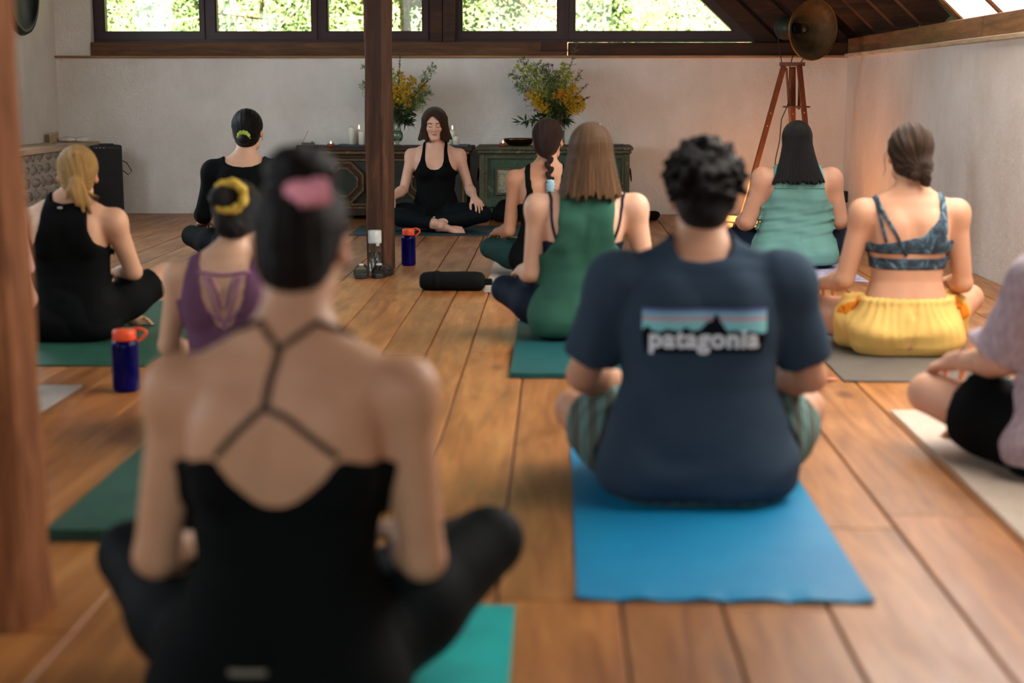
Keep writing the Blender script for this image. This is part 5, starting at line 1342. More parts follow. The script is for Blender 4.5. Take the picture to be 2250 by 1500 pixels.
_l = MB().lathe([(0.016, 0.0), (0.016, 0.0012)], (-0.235, -0.87, 0.0065), 16).build('mat_logo', plain('coral_print', (214, 122, 110)), ymat); _l.scale = (1.5, 1, 1)
mat_obj('yoga_mat', 1.10, 1.715, 3.15, 5.0, 0.007, rubber('sand_mat', (190, 174, 156), (178, 160, 142), 30), 'sand coloured yoga mat at the right edge')
mat_obj('yoga_mat', -1.49, 0.34, 11.10, 11.86, 0.008, rubber('dark_teal_mat', (30, 62, 70), (26, 54, 62)), "dark teal mat laid crosswise under the teacher")

# ---- drinking bottles
def bottle(loc, label, yaw=0.0, h=0.205, r=0.044, cap_c='orange_cap'):
    o = empty('water_bottle', loc, yaw, label, 'bottle', 'blue bottles with orange caps')
    t = NT('blue_tritan') if 'blue_tritan' not in MATS else None
    if t:
        t.set(Base_Color=srgb(16, 18, 120), Roughness=0.12, Transmission_Weight=0.45, IOR=1.2); MATS['blue_tritan'] = t.m
        n = t.noise(t.coords(), 8, 2); t.color(t.ramp(n, [(0.3, srgb(10, 10, 76)), (0.7, srgb(18, 16, 112))]))
    MB().lathe([(r * 0.80, 0.0), (r * 0.97, 0.006), (r, 0.016), (r, h * 0.84), (r * 0.985, h * 0.90), (r * 0.86, h * 0.955), (r * 0.76, h * 0.985), (r * 0.74, h)], (0, 0, 0), 28).build('body', MATS['blue_tritan'], o, smooth=True)
    oc = plain(cap_c, (226, 78, 34), 0.4)
    MB().lathe([(r * 0.60, h * 0.97), (r * 0.84, h * 0.972), (r * 0.86, h * 0.99), (r * 0.86, h * 1.13), (r * 0.80, h * 1.165), (r * 0.4, h * 1.17)], (0, 0, 0), 28).build('cap', oc, o, smooth=True)
    MB().tube([(r * 0.5, 0.006, h * 1.15)] + [(r * (1.02 + 0.56 * math.sin(PI * f)), 0, h * (1.185 - 0.24 * f + 0.03 * math.sin(PI * f))) for f in [k / 12 for k in range(13)]] + [(r * 0.84, 0, h * 0.938)], 0.0052, 8).build('loop', oc, o, smooth=True)
    MB().lathe([(r * 0.80, h * 0.925), (r * 0.84, h * 0.925), (r * 0.84, h * 0.95), (r * 0.80, h * 0.95)], (0, 0, 0), 24).build('collar_band', oc, o, smooth=True)
    return o
bottle(on_floor(898, 583), 'blue water bottle with orange cap standing right of the middle post', 0.1, h=0.188, r=0.043)
bottle(on_floor(278, 858), 'blue water bottle with orange cap beside the blonde woman on the left', 0.25, h=0.186, r=0.047)
bottle(Vector((0.515, 12.30, 0)), 'blue water bottle with orange cap in front of the green chest', 0.0, h=0.165, r=0.042)
# clear bottle by the post
o = empty('glass_bottle', Vector((on_floor(832, 590).x, 8.865, 0)), 0, 'clear water bottle with a pale cap in front of the middle post', 'bottle')
MB().lathe([(0.030, 0.0), (0.036, 0.006), (0.0365, 0.175), (0.0355, 0.182)], (0, 0, 0), 24, cap=False).build('body', glassy('clear_bottle_plastic', (0.90, 0.92, 0.92), 0.4), o, smooth=True)
MB().lathe([(0.034, 0.004), (0.0345, 0.115), (0.001, 0.115)], (0, 0, 0), 24).build('water', glassy('water', (0.86, 0.89, 0.88), 0.2), o, smooth=True)
MB().lathe([(0.0375, 0.168), (0.039, 0.174), (0.039, 0.236), (0.036, 0.242), (0.01, 0.243)], (0, 0, 0), 24).build('cap', plain('pale_grey_plastic', (196, 204, 198), 0.35), o, smooth=True)
MB().box((0.012, -0.043, 0.155), (0.030, -0.036, 0.180)).build('clasp', plain('pale_grey_plastic', (196, 204, 198)), o, bevel=0.002)
# pair of black sandals in front of the bottle
def sandal(dx, dy, rz, idx):
    o = empty('sandal', Vector((on_floor(829, 594).x + dx, 8.70 + dy, 0)), rz, ('black sandal at the foot of the middle post, %s the clear bottle' % ('left below' if idx == 0 else 'right below')), 'sandal', 'black sandals by the post')
    f = plain('black_leather', (16, 16, 17), 0.55)
    poly = [(-0.035, -0.10), (-0.042, 0.02), (-0.048, 0.08), (-0.030, 0.125), (0.0, 0.135), (0.03, 0.12), (0.042, 0.07), (0.036, 0.0), (0.034, -0.10), (0.0, -0.125)]
    MB().prism(poly, (0, 0, 0.0), (1, 0, 0), (0, 1, 0), (0, 0, 0.026)).build('sole', f, o, bevel=0.004)
    for (y, hh) in ((-0.055, 0.055), (0.055, 0.048)):
        m = MB(); n = 10
        for k in range(n + 1):
            a = PI * k / n
            for (dy2, rr) in ((-0.02, 1), (0.02, 1)): m.v.append((0.043 * math.cos(a), y + dy2, 0.018 + hh * math.sin(a)))
        for k in range(n): m.f.append((2 * k, 2 * k + 1, 2 * k + 3, 2 * k + 2))
        q = m.build('strap', f, o); sd = q.modifiers.new('t', 'SOLIDIFY'); sd.thickness = 0.004
    MB().box((-0.012, -0.079, 0.070), (0.014, -0.053, 0.079)).build('buckle', plain('white_buckle', (214, 216, 214), 0.3), o, bevel=0.002)
sandal(-0.055, -0.05, 0.10, 0); sandal(0.062, -0.03, -0.20, 1)
# rolled black mat bag
o = empty('mat_bag', Vector((-0.535, 8.06, 0)), 0, 'black padded roll bag lying beside the beige mat', 'bag')
r = 0.052
prof = [(0.004, -0.180), (0.030, -0.176), (0.046, -0.158), (r, -0.12), (r * 0.98, -0.03), (r * 1.02, 0.05), (r, 0.12), (0.046, 0.150), (0.030, 0.165), (0.004, 0.170)]
q = MB().lathe(prof, (0, 0, r * 0.92), 20, (1, 0, 0)).build('roll', cloth('black_nylon', (15, 17, 18)), o, smooth=True)
MB().box((0.155, -0.028, 0.030), (0.205, 0.02, 0.062)).build('tab', cloth('black_nylon', (15, 17, 18)), o, bevel=0.008)
MB().lathe([(r * 1.03, -0.10), (r * 1.06, -0.097), (r * 1.06, -0.075), (r * 1.03, -0.072)], (0, 0, r * 0.92), 20, (1, 0, 0)).build('band', B_BLACK2, o, smooth=True)
# soft black bundles near the chests
def bundle(name, loc, sx, sy, sz, seed, label):
    g = Grid((-sx, -sy, 0.0), (sx, sy, sz * 1.3), 0.008); D = g.new(); rr = random.Random(seed)
    for k in range(9):
        D = g.put(D, ell((rr.uniform(-0.6, 0.6) * sx, rr.uniform(-0.45, 0.45) * sy, rr.uniform(0.2, 0.55) * sz), (sx * rr.uniform(0.25, 0.4), sy * rr.uniform(0.35, 0.5), sz * rr.uniform(0.30, 0.42)), rotz(rr.uniform(-1, 1))), 0.012)
    D = D + 0.003 * np.sin(g.X * 90 + 30 * g.Z) * np.sin(g.Y * 60)
    D = np.maximum(D, 0.002 - g.Z)
    P, F = nets(g, D); me = np_mesh(name, relax(P, F, 2), F)
    o = link(name, me, cloth('black_fleece', (14, 15, 16))); o.location = loc
    return tag(o, label, 'bag' if 'bag' in name else 'cloth')
bundle('shoulder_bag', (-0.33, 12.32, 0), 0.20, 0.14, 0.20, 2, 'slumped black bag on the floor in front of the green chest')
bundle('folded_cloth', on_floor(1433, 484), 0.085, 0.10, 0.085, 5, 'small crumpled black cloth on the floor right of the green chest')

# ================================================================= chests and what stands on them
def painted(name, base, worn, under, amount=0.5, seed=0.0):
    t = NT(name); co = t.coords(); 
    n = t.noise(co, 30, 6, 0.7); b = t.noise(co, 4.5, 4, 0.6); s = t.noise(t.coords((0.4, 1, 2.5)), 14, 5, 0.7)
    col = t.ramp(b, [(0.3, srgb(*base)), (0.7, srgb(*[min(255, int(q * 1.25)) for q in base]))])
    mu = t.add('ShaderNodeMath', operation='MULTIPLY'); t.link(n, mu.inputs[0]); t.link(s, mu.inputs[1])
    col = t.mix(t.ramp(mu.outputs[0], [(0.30 + 0.04 * (1 - amount), (0, 0, 0, 1)), (0.36 + 0.04 * (1 - amount), (1, 1, 1, 1))]), col, srgb(*worn))
    col = t.mix(t.ramp(t.noise(co, 55, 4), [(0.60, (0, 0, 0, 1)), (0.66, (1, 1, 1, 1))]), col, srgb(*under))
    t.color(col); t.set(Roughness=0.7, Specular_IOR_Level=0.3); t.bump(n, 0.3, 0.004); return t.m
M_DCHEST = painted('dark_painted_wood', (40, 44, 38), (70, 66, 50), (54, 40, 30), 0.3)
M_GILT = painted('worn_gilt_moulding', (86, 66, 40), (142, 116, 74), (50, 34, 24), 0.8)
M_BROWN = painted('brown_moulding', (52, 36, 27), (96, 68, 46), (48, 30, 22), 0.4)
M_GCHEST = painted('green_painted_wood', (54, 76, 60), (124, 118, 94), (52, 44, 36), 0.8)
M_GCHEST2 = painted('worn_green_edge', (70, 70, 54), (128, 116, 88), (48, 38, 30), 1.0)
def marble():
    t = NT('painted_marble_panel'); n = t.noise(t.coords((1, 1, 1.4)), 13, 5, 0.7, 2.5)
    t.color(t.ramp(n, [(0.38, srgb(150, 140, 112)), (0.50, srgb(176, 166, 138)), (0.56, srgb(84, 112, 106)), (0.66, srgb(168, 158, 130))])); t.set(Roughness=0.7); return t.m
CH_Y0, CH_Y1 = 12.50, 13.02
def chest_left():
    xa, xb = at(651, 330, CH_Y0).x, at(1037, 330, CH_Y0).x; cx = (xa + xb) / 2; hw = (xb - xa) / 2
    zt = at(840, 323, CH_Y0).z
    o = empty('chest', (cx, CH_Y0, 0), 0, 'long dark painted chest with octagonal mouldings behind the teacher', 'chest')
    d = CH_Y1 - CH_Y0
    bw = hw - 0.045
    MB().box((-bw, 0.02, 0.085), (bw, d, zt - 0.055)).build('body', M_DCHEST, o, bevel=0.004)
    lid = MB().box((-hw, -0.035, zt - 0.030), (hw, d + 0.0, zt)).build('lid', M_BROWN, o, bevel=0.006)
    MB().box((-hw + 0.02, -0.018, zt - 0.058), (hw - 0.02, d, zt - 0.031)).build('lid_moulding', M_GILT, lid, bevel=0.008)
    MB().box((-bw - 0.012, 0.004, zt - 0.088), (bw + 0.012, 0.03, zt - 0.070)).build('upper_moulding', M_BROWN, o, bevel=0.005)
    MB().box((-bw - 0.02, 0.0, 0.03), (bw + 0.02, d, 0.085)).build('plinth', M_BROWN, o, bevel=0.008)
    MB().box((-bw - 0.008, 0.008, 0.085), (bw + 0.008, 0.03, 0.105)).build('lower_moulding', M_GILT, o, bevel=0.004)
    for sx in (-1, 1):
        for sy in (0.06, d - 0.06): MB().box((sx * (bw - 0.05) - 0.05, sy - 0.04, 0.0), (sx * (bw - 0.05) + 0.05, sy + 0.04, 0.032)).build('foot', M_BROWN, o, bevel=0.006)
    z0, z1 = 0.112, zt - 0.095
    zc = (z0 + z1) / 2
    for sx in (-1, 1):
        x0, x1 = (0.02, bw - 0.02) if sx > 0 else (-bw + 0.02, -0.02)
        pc = (x0 + x1) / 2
        rect = lambda q: [(x0 + q, z0 + q), (x1 - q, z0 + q), (x1 - q, z1 - q), (x0 + q, z1 - q)]
        fr = MB().ring(rect(0), rect(0.016), (0, 0.0, 0), (1, 0, 0), (0, 0, 1), (0, 0.022, 0)).build('panel_frame', M_GILT, o)
        def octo(rx, rz, c): return [(pc - rx, zc - rz + c), (pc - rx + c, zc - rz), (pc + rx - c, zc - rz), (pc + rx, zc - rz + c), (pc + rx, zc + rz - c), (pc + rx - c, zc + rz), (pc - rx + c, zc + rz), (pc - rx, zc + rz - c)]
        R = 0.166
        a = MB().ring(octo(R, R, 0.10), octo(R - 0.016, R - 0.016, 0.094), (0, -0.012, 0), (1, 0, 0), (0, 0, 1), (0, 0.034, 0)).build('octagon_moulding', M_GILT, o)
        MB().ring(octo(R - 0.016, R - 0.016, 0.094), octo(R - 0.050, R - 0.050, 0.080), (0, 0.004, 0), (1, 0, 0), (0, 0, 1), (0, 0.018, 0)).build('inner_band', M_BROWN, a)
        MB().ring(octo(R - 0.048, R - 0.048, 0.080), octo(R - 0.060, R - 0.060, 0.076), (0, -0.006, 0), (1, 0, 0), (0, 0, 1), (0, 0.028, 0)).build('inner_moulding', M_GILT, a)
        MB().prism(octo(R - 0.058, R - 0.058, 0.076), (0, 0.012, 0), (1, 0, 0), (0, 0, 1), (0, 0.01, 0)).build('field', M_DCHEST, a)
    return o, cx, hw, zt
def chest_right():
    xa, xb = at(1046, 330, CH_Y0).x, at(1391, 330, CH_Y0).x; cx = (xa + xb) / 2; hw = (xb - xa) / 2
    zt = at(1200, 322, CH_Y0).z
    o = empty('chest', (cx, CH_Y0, 0), 0, 'worn green painted chest with marbled panels behind the class', 'chest')
    d = CH_Y1 - CH_Y0; bw = hw - 0.025
    MB().box((-bw, 0.02, 0.05), (bw, d, zt - 0.055)).build('body', M_GCHEST, o, bevel=0.004)
    lid = MB().box((-hw, -0.03, zt - 0.028), (hw, d, zt)).build('lid', M_GCHEST2, o, bevel=0.006)
    MB().box((-hw + 0.012, -0.016, zt - 0.056), (hw - 0.012, d, zt - 0.029)).build('lid_moulding', M_GCHEST2, lid, bevel=0.009)
    for sx in (-1, 1): MB().box((sx * (bw - 0.022) - 0.022, -0.002, 0.06), (sx * (bw - 0.022) + 0.022, 0.03, zt - 0.06)).build('corner_stile', M_GCHEST2, o, bevel=0.006)
    z0, z1 = 0.15, zt - 0.075
    for (x0, x1) in ((-bw + 0.045, -0.13), (0.13, bw - 0.045)):
        rect = lambda q: [(x0 + q, z0 + q), (x1 - q, z0 + q), (x1 - q, z1 - q), (x0 + q, z1 - q)]
        f = MB().ring(rect(0), rect(0.020), (0, -0.004, 0), (1, 0, 0), (0, 0, 1), (0, 0.026, 0)).build('panel_frame', M_GCHEST2, o)
        pc, zc = (x0 + x1) / 2, (z0 + z1) / 2 - 0.02
        r2 = lambda q: [(pc - 0.130 + q, zc - 0.110 + q), (pc + 0.130 - q, zc - 0.110 + q), (pc + 0.130 - q, zc + 0.110 - q), (pc - 0.130 + q, zc + 0.110 - q)]
        a = MB().ring(r2(0), r2(0.018), (0, -0.014, 0), (1, 0, 0), (0, 0, 1), (0, 0.036, 0)).build('raised_moulding', M_GCHEST2, o)
        MB().prism(r2(0.016), (0, -0.004, 0), (1, 0, 0), (0, 0, 1), (0, 0.026, 0)).build('marbled_field', MATS.setdefault('marb', marble()), a)
    MB().box((-0.03, -0.006, zt - 0.17), (0.03, 0.022, zt - 0.09)).build('lock_plate', plain('old_iron', (46, 40, 34), 0.5, 0.8), o, bevel=0.004)
    n = 48; pts = []
    for k in range(n + 1):                                             # scalloped apron
        f = k / n; x = -bw + 2 * bw * f; u = abs(f - 0.5) * 2
        zz = 0.06 + 0.045 * abs(math.sin(u * PI * 3)) ** 0.7 - (0.03 if abs(u - 0.58) < 0.07 else 0) - (0.055 if u > 0.93 else 0)
        pts.append((x, max(0.0, zz)))
    poly = pts + [(bw, 0.16), (-bw, 0.16)]
    MB().prism(poly, (0, 0.0, 0), (1, 0, 0), (0, 0, 1), (0, 0.022, 0)).build('apron', M_GCHEST, o)
    for sx in (-1, 1):
        for sy in (0.03, d - 0.05): MB().box((sx * (bw - 0.03) - 0.03, sy, 0.0), (sx * (bw - 0.03) + 0.03, sy + 0.04, 0.06)).build('foot', M_GCHEST2, o, bevel=0.004)
        q = MB().lathe([(0.012, 0), (0.012, 0.012), (0.005, 0.018)], (sx * bw, 0.18, zt - 0.19), 10, (sx, 0, 0)).build('handle_mount', plain('old_iron', (46, 40, 34)), o, smooth=True)
        MB().tube([(sx * (bw + 0.012), 0.12, zt - 0.19), (sx * (bw + 0.018), 0.12, zt - 0.25), (sx * (bw + 0.022), 0.18, zt - 0.285), (sx * (bw + 0.018), 0.24, zt - 0.25), (sx * (bw + 0.012), 0.24, zt - 0.19)], 0.005, 8).build('handle', plain('old_iron', (46, 40, 34)), o, smooth=True)
    return o, cx, hw, zt
_, CLX, CLW, CLZ = chest_left(); _, CRX, CRW, CRZ = chest_right()

M_WAX = NT('ivory_wax'); M_WAX.color(M_WAX.ramp(M_WAX.noise(M_WAX.coords(), 10, 3), [(0.3, srgb(226, 220, 202)), (0.7, srgb(240, 236, 222))])); M_WAX.set(Roughness=0.5, Subsurface_Weight=0.15, Subsurface_Scale=0.02); M_WAX = M_WAX.m
M_FLAME = emit('candle_flame', (1.0, 0.62, 0.25), 7.0); M_WICK = plain('wick', (30, 26, 24))
def flame(parent, z, s=1.0):
    MB().lathe([(0.0008, 0.0), (0.0042 * s, 0.006 * s), (0.0052 * s, 0.012 * s), (0.0036 * s, 0.022 * s), (0.0006, 0.034 * s)], (0, 0, z), 10).build('flame', M_FLAME, parent, smooth=True)
    l = bpy.data.lights.new('candle_light', 'POINT'); l.energy = 0.12; l.color = (1.0, 0.55, 0.22); l.shadow_soft_size = 0.004
    lo = bpy.data.objects.new('candle_light', l); COL.objects.link(lo); lo.parent = parent; lo.location = (0, 0, z + 0.012); lo.visible_camera = True
def candle(px, Y, zb, ztop_py, r, lit, label):
    p = at(px, ztop_py, Y); h = p.z - zb
    o = empty('pillar_candle', (p.x, Y, zb), 0, label, 'candle', 'ivory pillar candles on the chests')
    MB().lathe([(r, 0), (r, h - 0.012), (r * 0.93, h - 0.004), (r * 0.62, h), (r * 0.30, h - 0.003), (0.003, h - 0.004)], (0, 0, 0), 24).build('wax', M_WAX, o, smooth=True)
    MB().tube([(0, 0, h - 0.005), (0.001, 0, h + 0.010)], 0.0012, 5).build('wick', M_WICK, o)
    if lit: flame(o, h + 0.006)
def slab(name, px0, px1, Y0, Y1, z, th, rgb, label, cat, rz=0.0):
    a, b = at(px0, 320, Y0).x, at(px1, 320, Y0).x
    o = MB().box((-(b - a) / 2, -(Y1 - Y0) / 2, 0), ((b - a) / 2, (Y1 - Y0) / 2, th)).build(name, plain('slab_%d_%d_%d' % rgb, rgb, 0.55), bevel=0.003)
    o.location = ((a + b) / 2, (Y0 + Y1) / 2, z); o.rotation_euler = (0, 0, rz); return tag(o, label, cat)
YM = 12.72
slab('slate_tray', 738, 815, 12.60, 12.86, CLZ, 0.014, (52, 62, 68), 'blue-grey slate tray under the three left candles', 'tray')
candle(773, 12.72, CLZ + 0.014, 279, 0.029, False, 'tall unlit ivory candle at the left of the three on the slate tray')
candle(789, 12.80, CLZ + 0.014, 285, 0.029, True, 'lit ivory candle behind the others on the slate tray')
candle(795, 12.66, CLZ + 0.014, 288, 0.027, False, 'shorter unlit ivory candle beside the middle post')
slab('slate_tray', 984, 1029, 12.60, 12.84, CLZ, 0.014, (62, 74, 76), "blue-grey slate tray by the teacher's shoulder", 'tray')
candle(994, 12.76, CLZ + 0.014, 286, 0.030, True, "lit ivory candle by the teacher's shoulder")
candle(1002, 12.66, CLZ + 0.014, 299, 0.026, False, "short unlit ivory candle by the teacher's shoulder")
candle(1318, 12.75, CRZ, 283, 0.028, True, 'lit ivory candle standing alone on the green chest')
def tealight(px, Y, zb, label):
    p = at(px, 318, Y)
    o = empty('tealight_holder', (p.x, Y, zb), 0, label, 'tealight', 'tealights on the chests')
    MB().lathe([(0.016, 0.0), (0.026, 0.006), (0.030, 0.018), (0.029, 0.026), (0.024, 0.026), (0.022, 0.012), (0.002, 0.011)], (0, 0, 0), 20).build('bowl', plain('terracotta', (160, 84, 52), 0.6), o, smooth=True)
    MB().lathe([(0.018, 0.011), (0.018, 0.020), (0.002, 0.019)], (0, 0, 0), 16).build('wax', M_WAX, o, smooth=True)
    flame(o, 0.020, 0.8)
tealight(727, 12.56, CLZ, 'small terracotta tealight left of the slate tray'); tealight(1105, 12.58, CRZ, 'small terracotta tealight in front of the singing bowl')
o = empty('singing_bowl', (at(1141, 315, 12.70).x, 12.70, CRZ), 0, 'dark bronze singing bowl on the green chest', 'bowl')
MB().lathe([(0.055, 0.0), (0.090, 0.008), (0.118, 0.030), (0.126, 0.052), (0.128, 0.060), (0.123, 0.060), (0.112, 0.032), (0.085, 0.014), (0.002, 0.010)], (0, 0, 0), 36).build('bowl', plain('dark_bronze', (120, 84, 56), 0.28, 1.0), o, smooth=True)
slab('notebook', 1345, 1372, 12.60, 12.80, CRZ, 0.012, (44, 46, 54), 'dark notebook at the right end of the green chest', 'book')
slab('small_box', 1326, 1338, 12.66, 12.74, CRZ, 0.009, (64, 62, 58), 'small grey box beside the lone candle', 'box')
# incense: board, burner box, stick
bx = at(672, 320, 12.62)
o = empty('incense_burner', (bx.x, 12.62, CLZ), 0, 'wooden incense burner with a leaning stick at the left end of the dark chest', 'incense')
MB().box((-0.075, -0.05, 0), (0.085, 0.05, 0.008)).build('board', plain('dark_walnut', (58, 44, 34)), o, bevel=0.002)
MB().box((-0.03, -0.03, 0.008), (0.068, 0.03, 0.030)).build('box', plain('grey_driftwood', (92, 82, 70)), o, bevel=0.002)
MB().tube([(-0.038, 0, 0.006), (0.018, 0.01, 0.125)], 0.0016, 6).build('incense_stick', plain('stick_brown', (62, 48, 40)), o)
MB().lathe([(0.010, 0.0), (0.011, 0.008), (0.004, 0.010)], (0.055, -0.01, 0.030), 12).build('metal_cup', plain('steel', (170, 172, 172), 0.25, 1.0), o, smooth=True)

# ---- vases and bouquets
def vase(px, Y, zb, label, kind):
    x = at(px, 300, Y).x; o = empty('glass_vase', (x, Y, zb), 0, label, 'vase', 'glass vases on the chests')
    if kind == 0: prof = [(0.045, 0.0), (0.046, 0.006), (0.012, 0.016), (0.014, 0.028), (0.038, 0.045), (0.049, 0.075), (0.046, 0.105), (0.034, 0.125), (0.030, 0.16), (0.033, 0.24), (0.038, 0.285)]
    else: prof = [(0.055, 0.0), (0.062, 0.008), (0.062, 0.10), (0.060, 0.20), (0.064, 0.265)]
    MB().lathe(prof, (0, 0, 0), 28, cap=False).build('glass', glassy('vase_glass', (0.72, 0.80, 0.74), 0.5), o, smooth=True)
    wp = [(max(0.004, r - 0.004), h) for (r, h) in prof if h > 0.03 and h < 0.16] if kind == 0 else [(0.050, 0.008), (0.057, 0.12)]
    MB().lathe(wp + [(0.002, wp[-1][1])], (0, 0, 0), 20).build('water', glassy('vase_water', (0.60, 0.68, 0.55), 0.3), o, smooth=True)
    return Vector((x, Y, zb))
def leafmat(name, rgb, rgb2):
    t = NT(name); oi = t.add('ShaderNodeObjectInfo'); n = t.noise(t.coords(), 40, 2)
    t.color(t.ramp(n, [(0.3, srgb(*rgb)), (0.7, srgb(*rgb2))])); t.set(Roughness=0.6, Specular_IOR_Level=0.3); return t.m
L_GREEN = leafmat('bouquet_leaf', (74, 98, 44), (120, 142, 70)); L_LIME = leafmat('bouquet_lime', (156, 166, 58), (196, 202, 92)); L_DARK = leafmat('bouquet_dark_leaf', (28, 46, 26), (48, 70, 36))
L_YEL = leafmat('goldenrod_yellow', (196, 156, 24), (226, 190, 44)); L_ORG = leafmat('yarrow_orange', (206, 130, 24), (228, 158, 40)); L_PUR = leafmat('knapweed_purple', (138, 92, 160), (176, 128, 190)); L_GREY = leafmat('grey_seed_stem', (88, 82, 70), (120, 110, 92)); L_DPUR = leafmat('dark_buddleja', (58, 40, 56), (84, 62, 80))
def blade(m, a, d, L, w, nrm):
    a, d = Vector(a), Vector(d).normalized(); s = d.cross(Vector(nrm)); s = s.normalized() if s.length > 1e-5 else d.orthogonal().normalized()
    n = len(m.v); m.v += [tuple(a), tuple(a + d * L * 0.45 + s * w), tuple(a + d * L), tuple(a + d * L * 0.45 - s * w)]; m.f.append((n, n + 1, n + 2, n + 3))
def curve_pts(a, b, sag, n=10):
    a, b = Vector(a), Vector(b); m = (a + b) / 2 + Vector(sag); return [(a * (1 - t) ** 2 + m * 2 * t * (1 - t) + b * t * t) for t in [i / n for i in range(n + 1)]]
def sprig(parent, kind, a, b, sag, r):
    """one stem of the bouquet with its leaves or flower heads"""
    P = curve_pts(a, b, sag); m = MB(); n = len(P)
    mats = {'gold': L_YEL, 'fern': L_GREEN, 'lime': L_LIME, 'leaf': L_DARK, 'seed': L_GREY, 'spike': L_DPUR, 'knap': L_PUR, 'yarrow': L_ORG}
    name = {'gold': 'goldenrod_sprig', 'fern': 'fern_sprig', 'lime': 'lime_sprig', 'leaf': 'leafy_stem', 'seed': 'seed_stem', 'spike': 'dark_flower_spike', 'knap': 'knapweed', 'yarrow': 'yarrow'}[kind]
    st = MB().tube(P, [0.0022] * n, 5).build(name, L_GREEN if kind != 'seed' else L_GREY, parent)
    rv = lambda: Vector((r.uniform(-1, 1), r.uniform(-1, 1), r.uniform(-1, 1)))
    for i in range(2, n - 1):
        for k in range(3):
            if kind in ('gold', 'yarrow', 'knap', 'spike') and i > n * 0.6: break
            d = (P[i + 1] - P[i]).normalized() * 0.6 + rv() * 0.9; blade(m, P[i], d, r.uniform(0.03, 0.06), 0.005, rv())
    lf = m.build('leaves', L_DARK if kind in ('leaf', 'spike') else L_GREEN, st); lf['kind'] = 'stuff'
    m = MB()
    if kind in ('gold', 'lime', 'fern'):
        for i in range(3, n):
            f = (i - 3) / (n - 3); L = (0.115 if kind != 'fern' else 0.13) * (1 - 0.75 * f)
            d0 = (P[i] - P[i - 1]).normalized()
            for k in range(5):
                s = rv(); s = (s - d0 * s.dot(d0)).normalized(); d = (s + d0 * 0.75).normalized()
                q = curve_pts(P[i], P[i] + d * L * r.uniform(0.7, 1.1), Vector((0, 0, 0.02)), 7)
                for j in range(1, 8):
                    for w in range(3 if kind != 'fern' else 2): blade(m, q[j], d * 0.5 + rv() * 0.9, r.uniform(0.012, 0.022) if kind != 'fern' else r.uniform(0.02, 0.03), 0.0042 if kind != 'fern' else 0.0025, rv())
    elif kind == 'leaf':
        for i in range(2, n):
            for k in range(4): blade(m, P[i], (P[i] - P[i - 1]).normalized() * 0.5 + rv() + Vector((0, 0, -0.2)), r.uniform(0.06, 0.10), 0.009, rv())
    elif kind == 'seed':
        for i in range(4, n):
            for k in range(4):
                d = (P[i] - P[i - 1]).normalized() * 0.9 + rv() * 0.8; d.normalize(); L = 0.09 * (1.25 - i / n); q = curve_pts(P[i], P[i] + d * L, rv() * 0.012, 5)
                m.tube(q, 0.0009, 3)
                for j in range(2, 6): blade(m, q[j], rv(), 0.010, 0.003, rv())
    elif kind == 'spike':
        for i in range(n // 2, n):
            for k in range(26): blade(m, P[i] + (P[i] - P[i - 1]) * r.uniform(-0.9, 0), rv(), r.uniform(0.008, 0.014), 0.004, rv())
    elif kind == 'knap':
        for k in range(60): blade(m, P[-1], rv(), r.uniform(0.012, 0.020), 0.004, rv())
    elif kind == 'yarrow':
        for k in range(26):
            c = P[-1] + Vector((r.gauss(0, 0.022), r.gauss(0, 0.018), r.gauss(0, 0.016)))
            m.tube([P[-2], c], 0.0008, 3)
            for w in range(8): blade(m, c, rv(), r.uniform(0.006, 0.010), 0.0045, rv())
    h = m.build('flower_head' if kind not in ('leaf', 'fern', 'seed') else 'fronds', mats[kind], st); h['kind'] = 'stuff'
def bouquet(base, rim, specs, label, seed, Y):
    r = random.Random(seed); o = empty('bouquet', (base.x, base.y, base.z + 0.02), 0, label, 'bouquet')
    for (kind, px, py, dy) in specs:
        tip = at(px, py, Y + dy) - Vector(o.location)
        neck = Vector((tip.x * 0.10, dy * 0.10, rim)); 
        sprig(o, kind, Vector((r.uniform(-0.012, 0.012), r.uniform(-0.012, 0.012), 0.03)) * 1.0 if False else neck * 0.6, tip, Vector((-tip.x * 0.10, 0, 0.05)), r)
v1 = vase(873, 12.72, CLZ, 'footed glass vase right of the middle post', 0)
bouquet(v1, 0.26, [('gold', 880, 165, 0.0), ('gold', 905, 178, 0.03), ('gold', 888, 190, -0.06), ('lime', 858, 160, 0.05), ('gold', 930, 190, 0.0), ('fern', 940, 205, 0.06), ('fern', 925, 222, -0.03), ('fern', 950, 150, 0.0), ('lime', 825, 175, 0.05), ('fern', 800, 190, 0.0), ('fern', 805, 150, 0.08), ('spike', 880, 108, -0.04), ('spike', 946, 172, -0.08), ('leaf', 905, 245, 0.02), ('leaf', 898, 262, -0.05), ('leaf', 845, 230, 0.05), ('leaf', 880, 235, -0.08), ('leaf', 860, 215, 0.0), ('leaf', 900, 270, 0.04), ('gold', 862, 200, -0.05)], 'goldenrod and wildflower bouquet in the vase right of the middle post', 5, 12.72)
v2 = vase(1225, 12.76, CRZ, 'glass vase on the green chest behind the braided woman', 1)
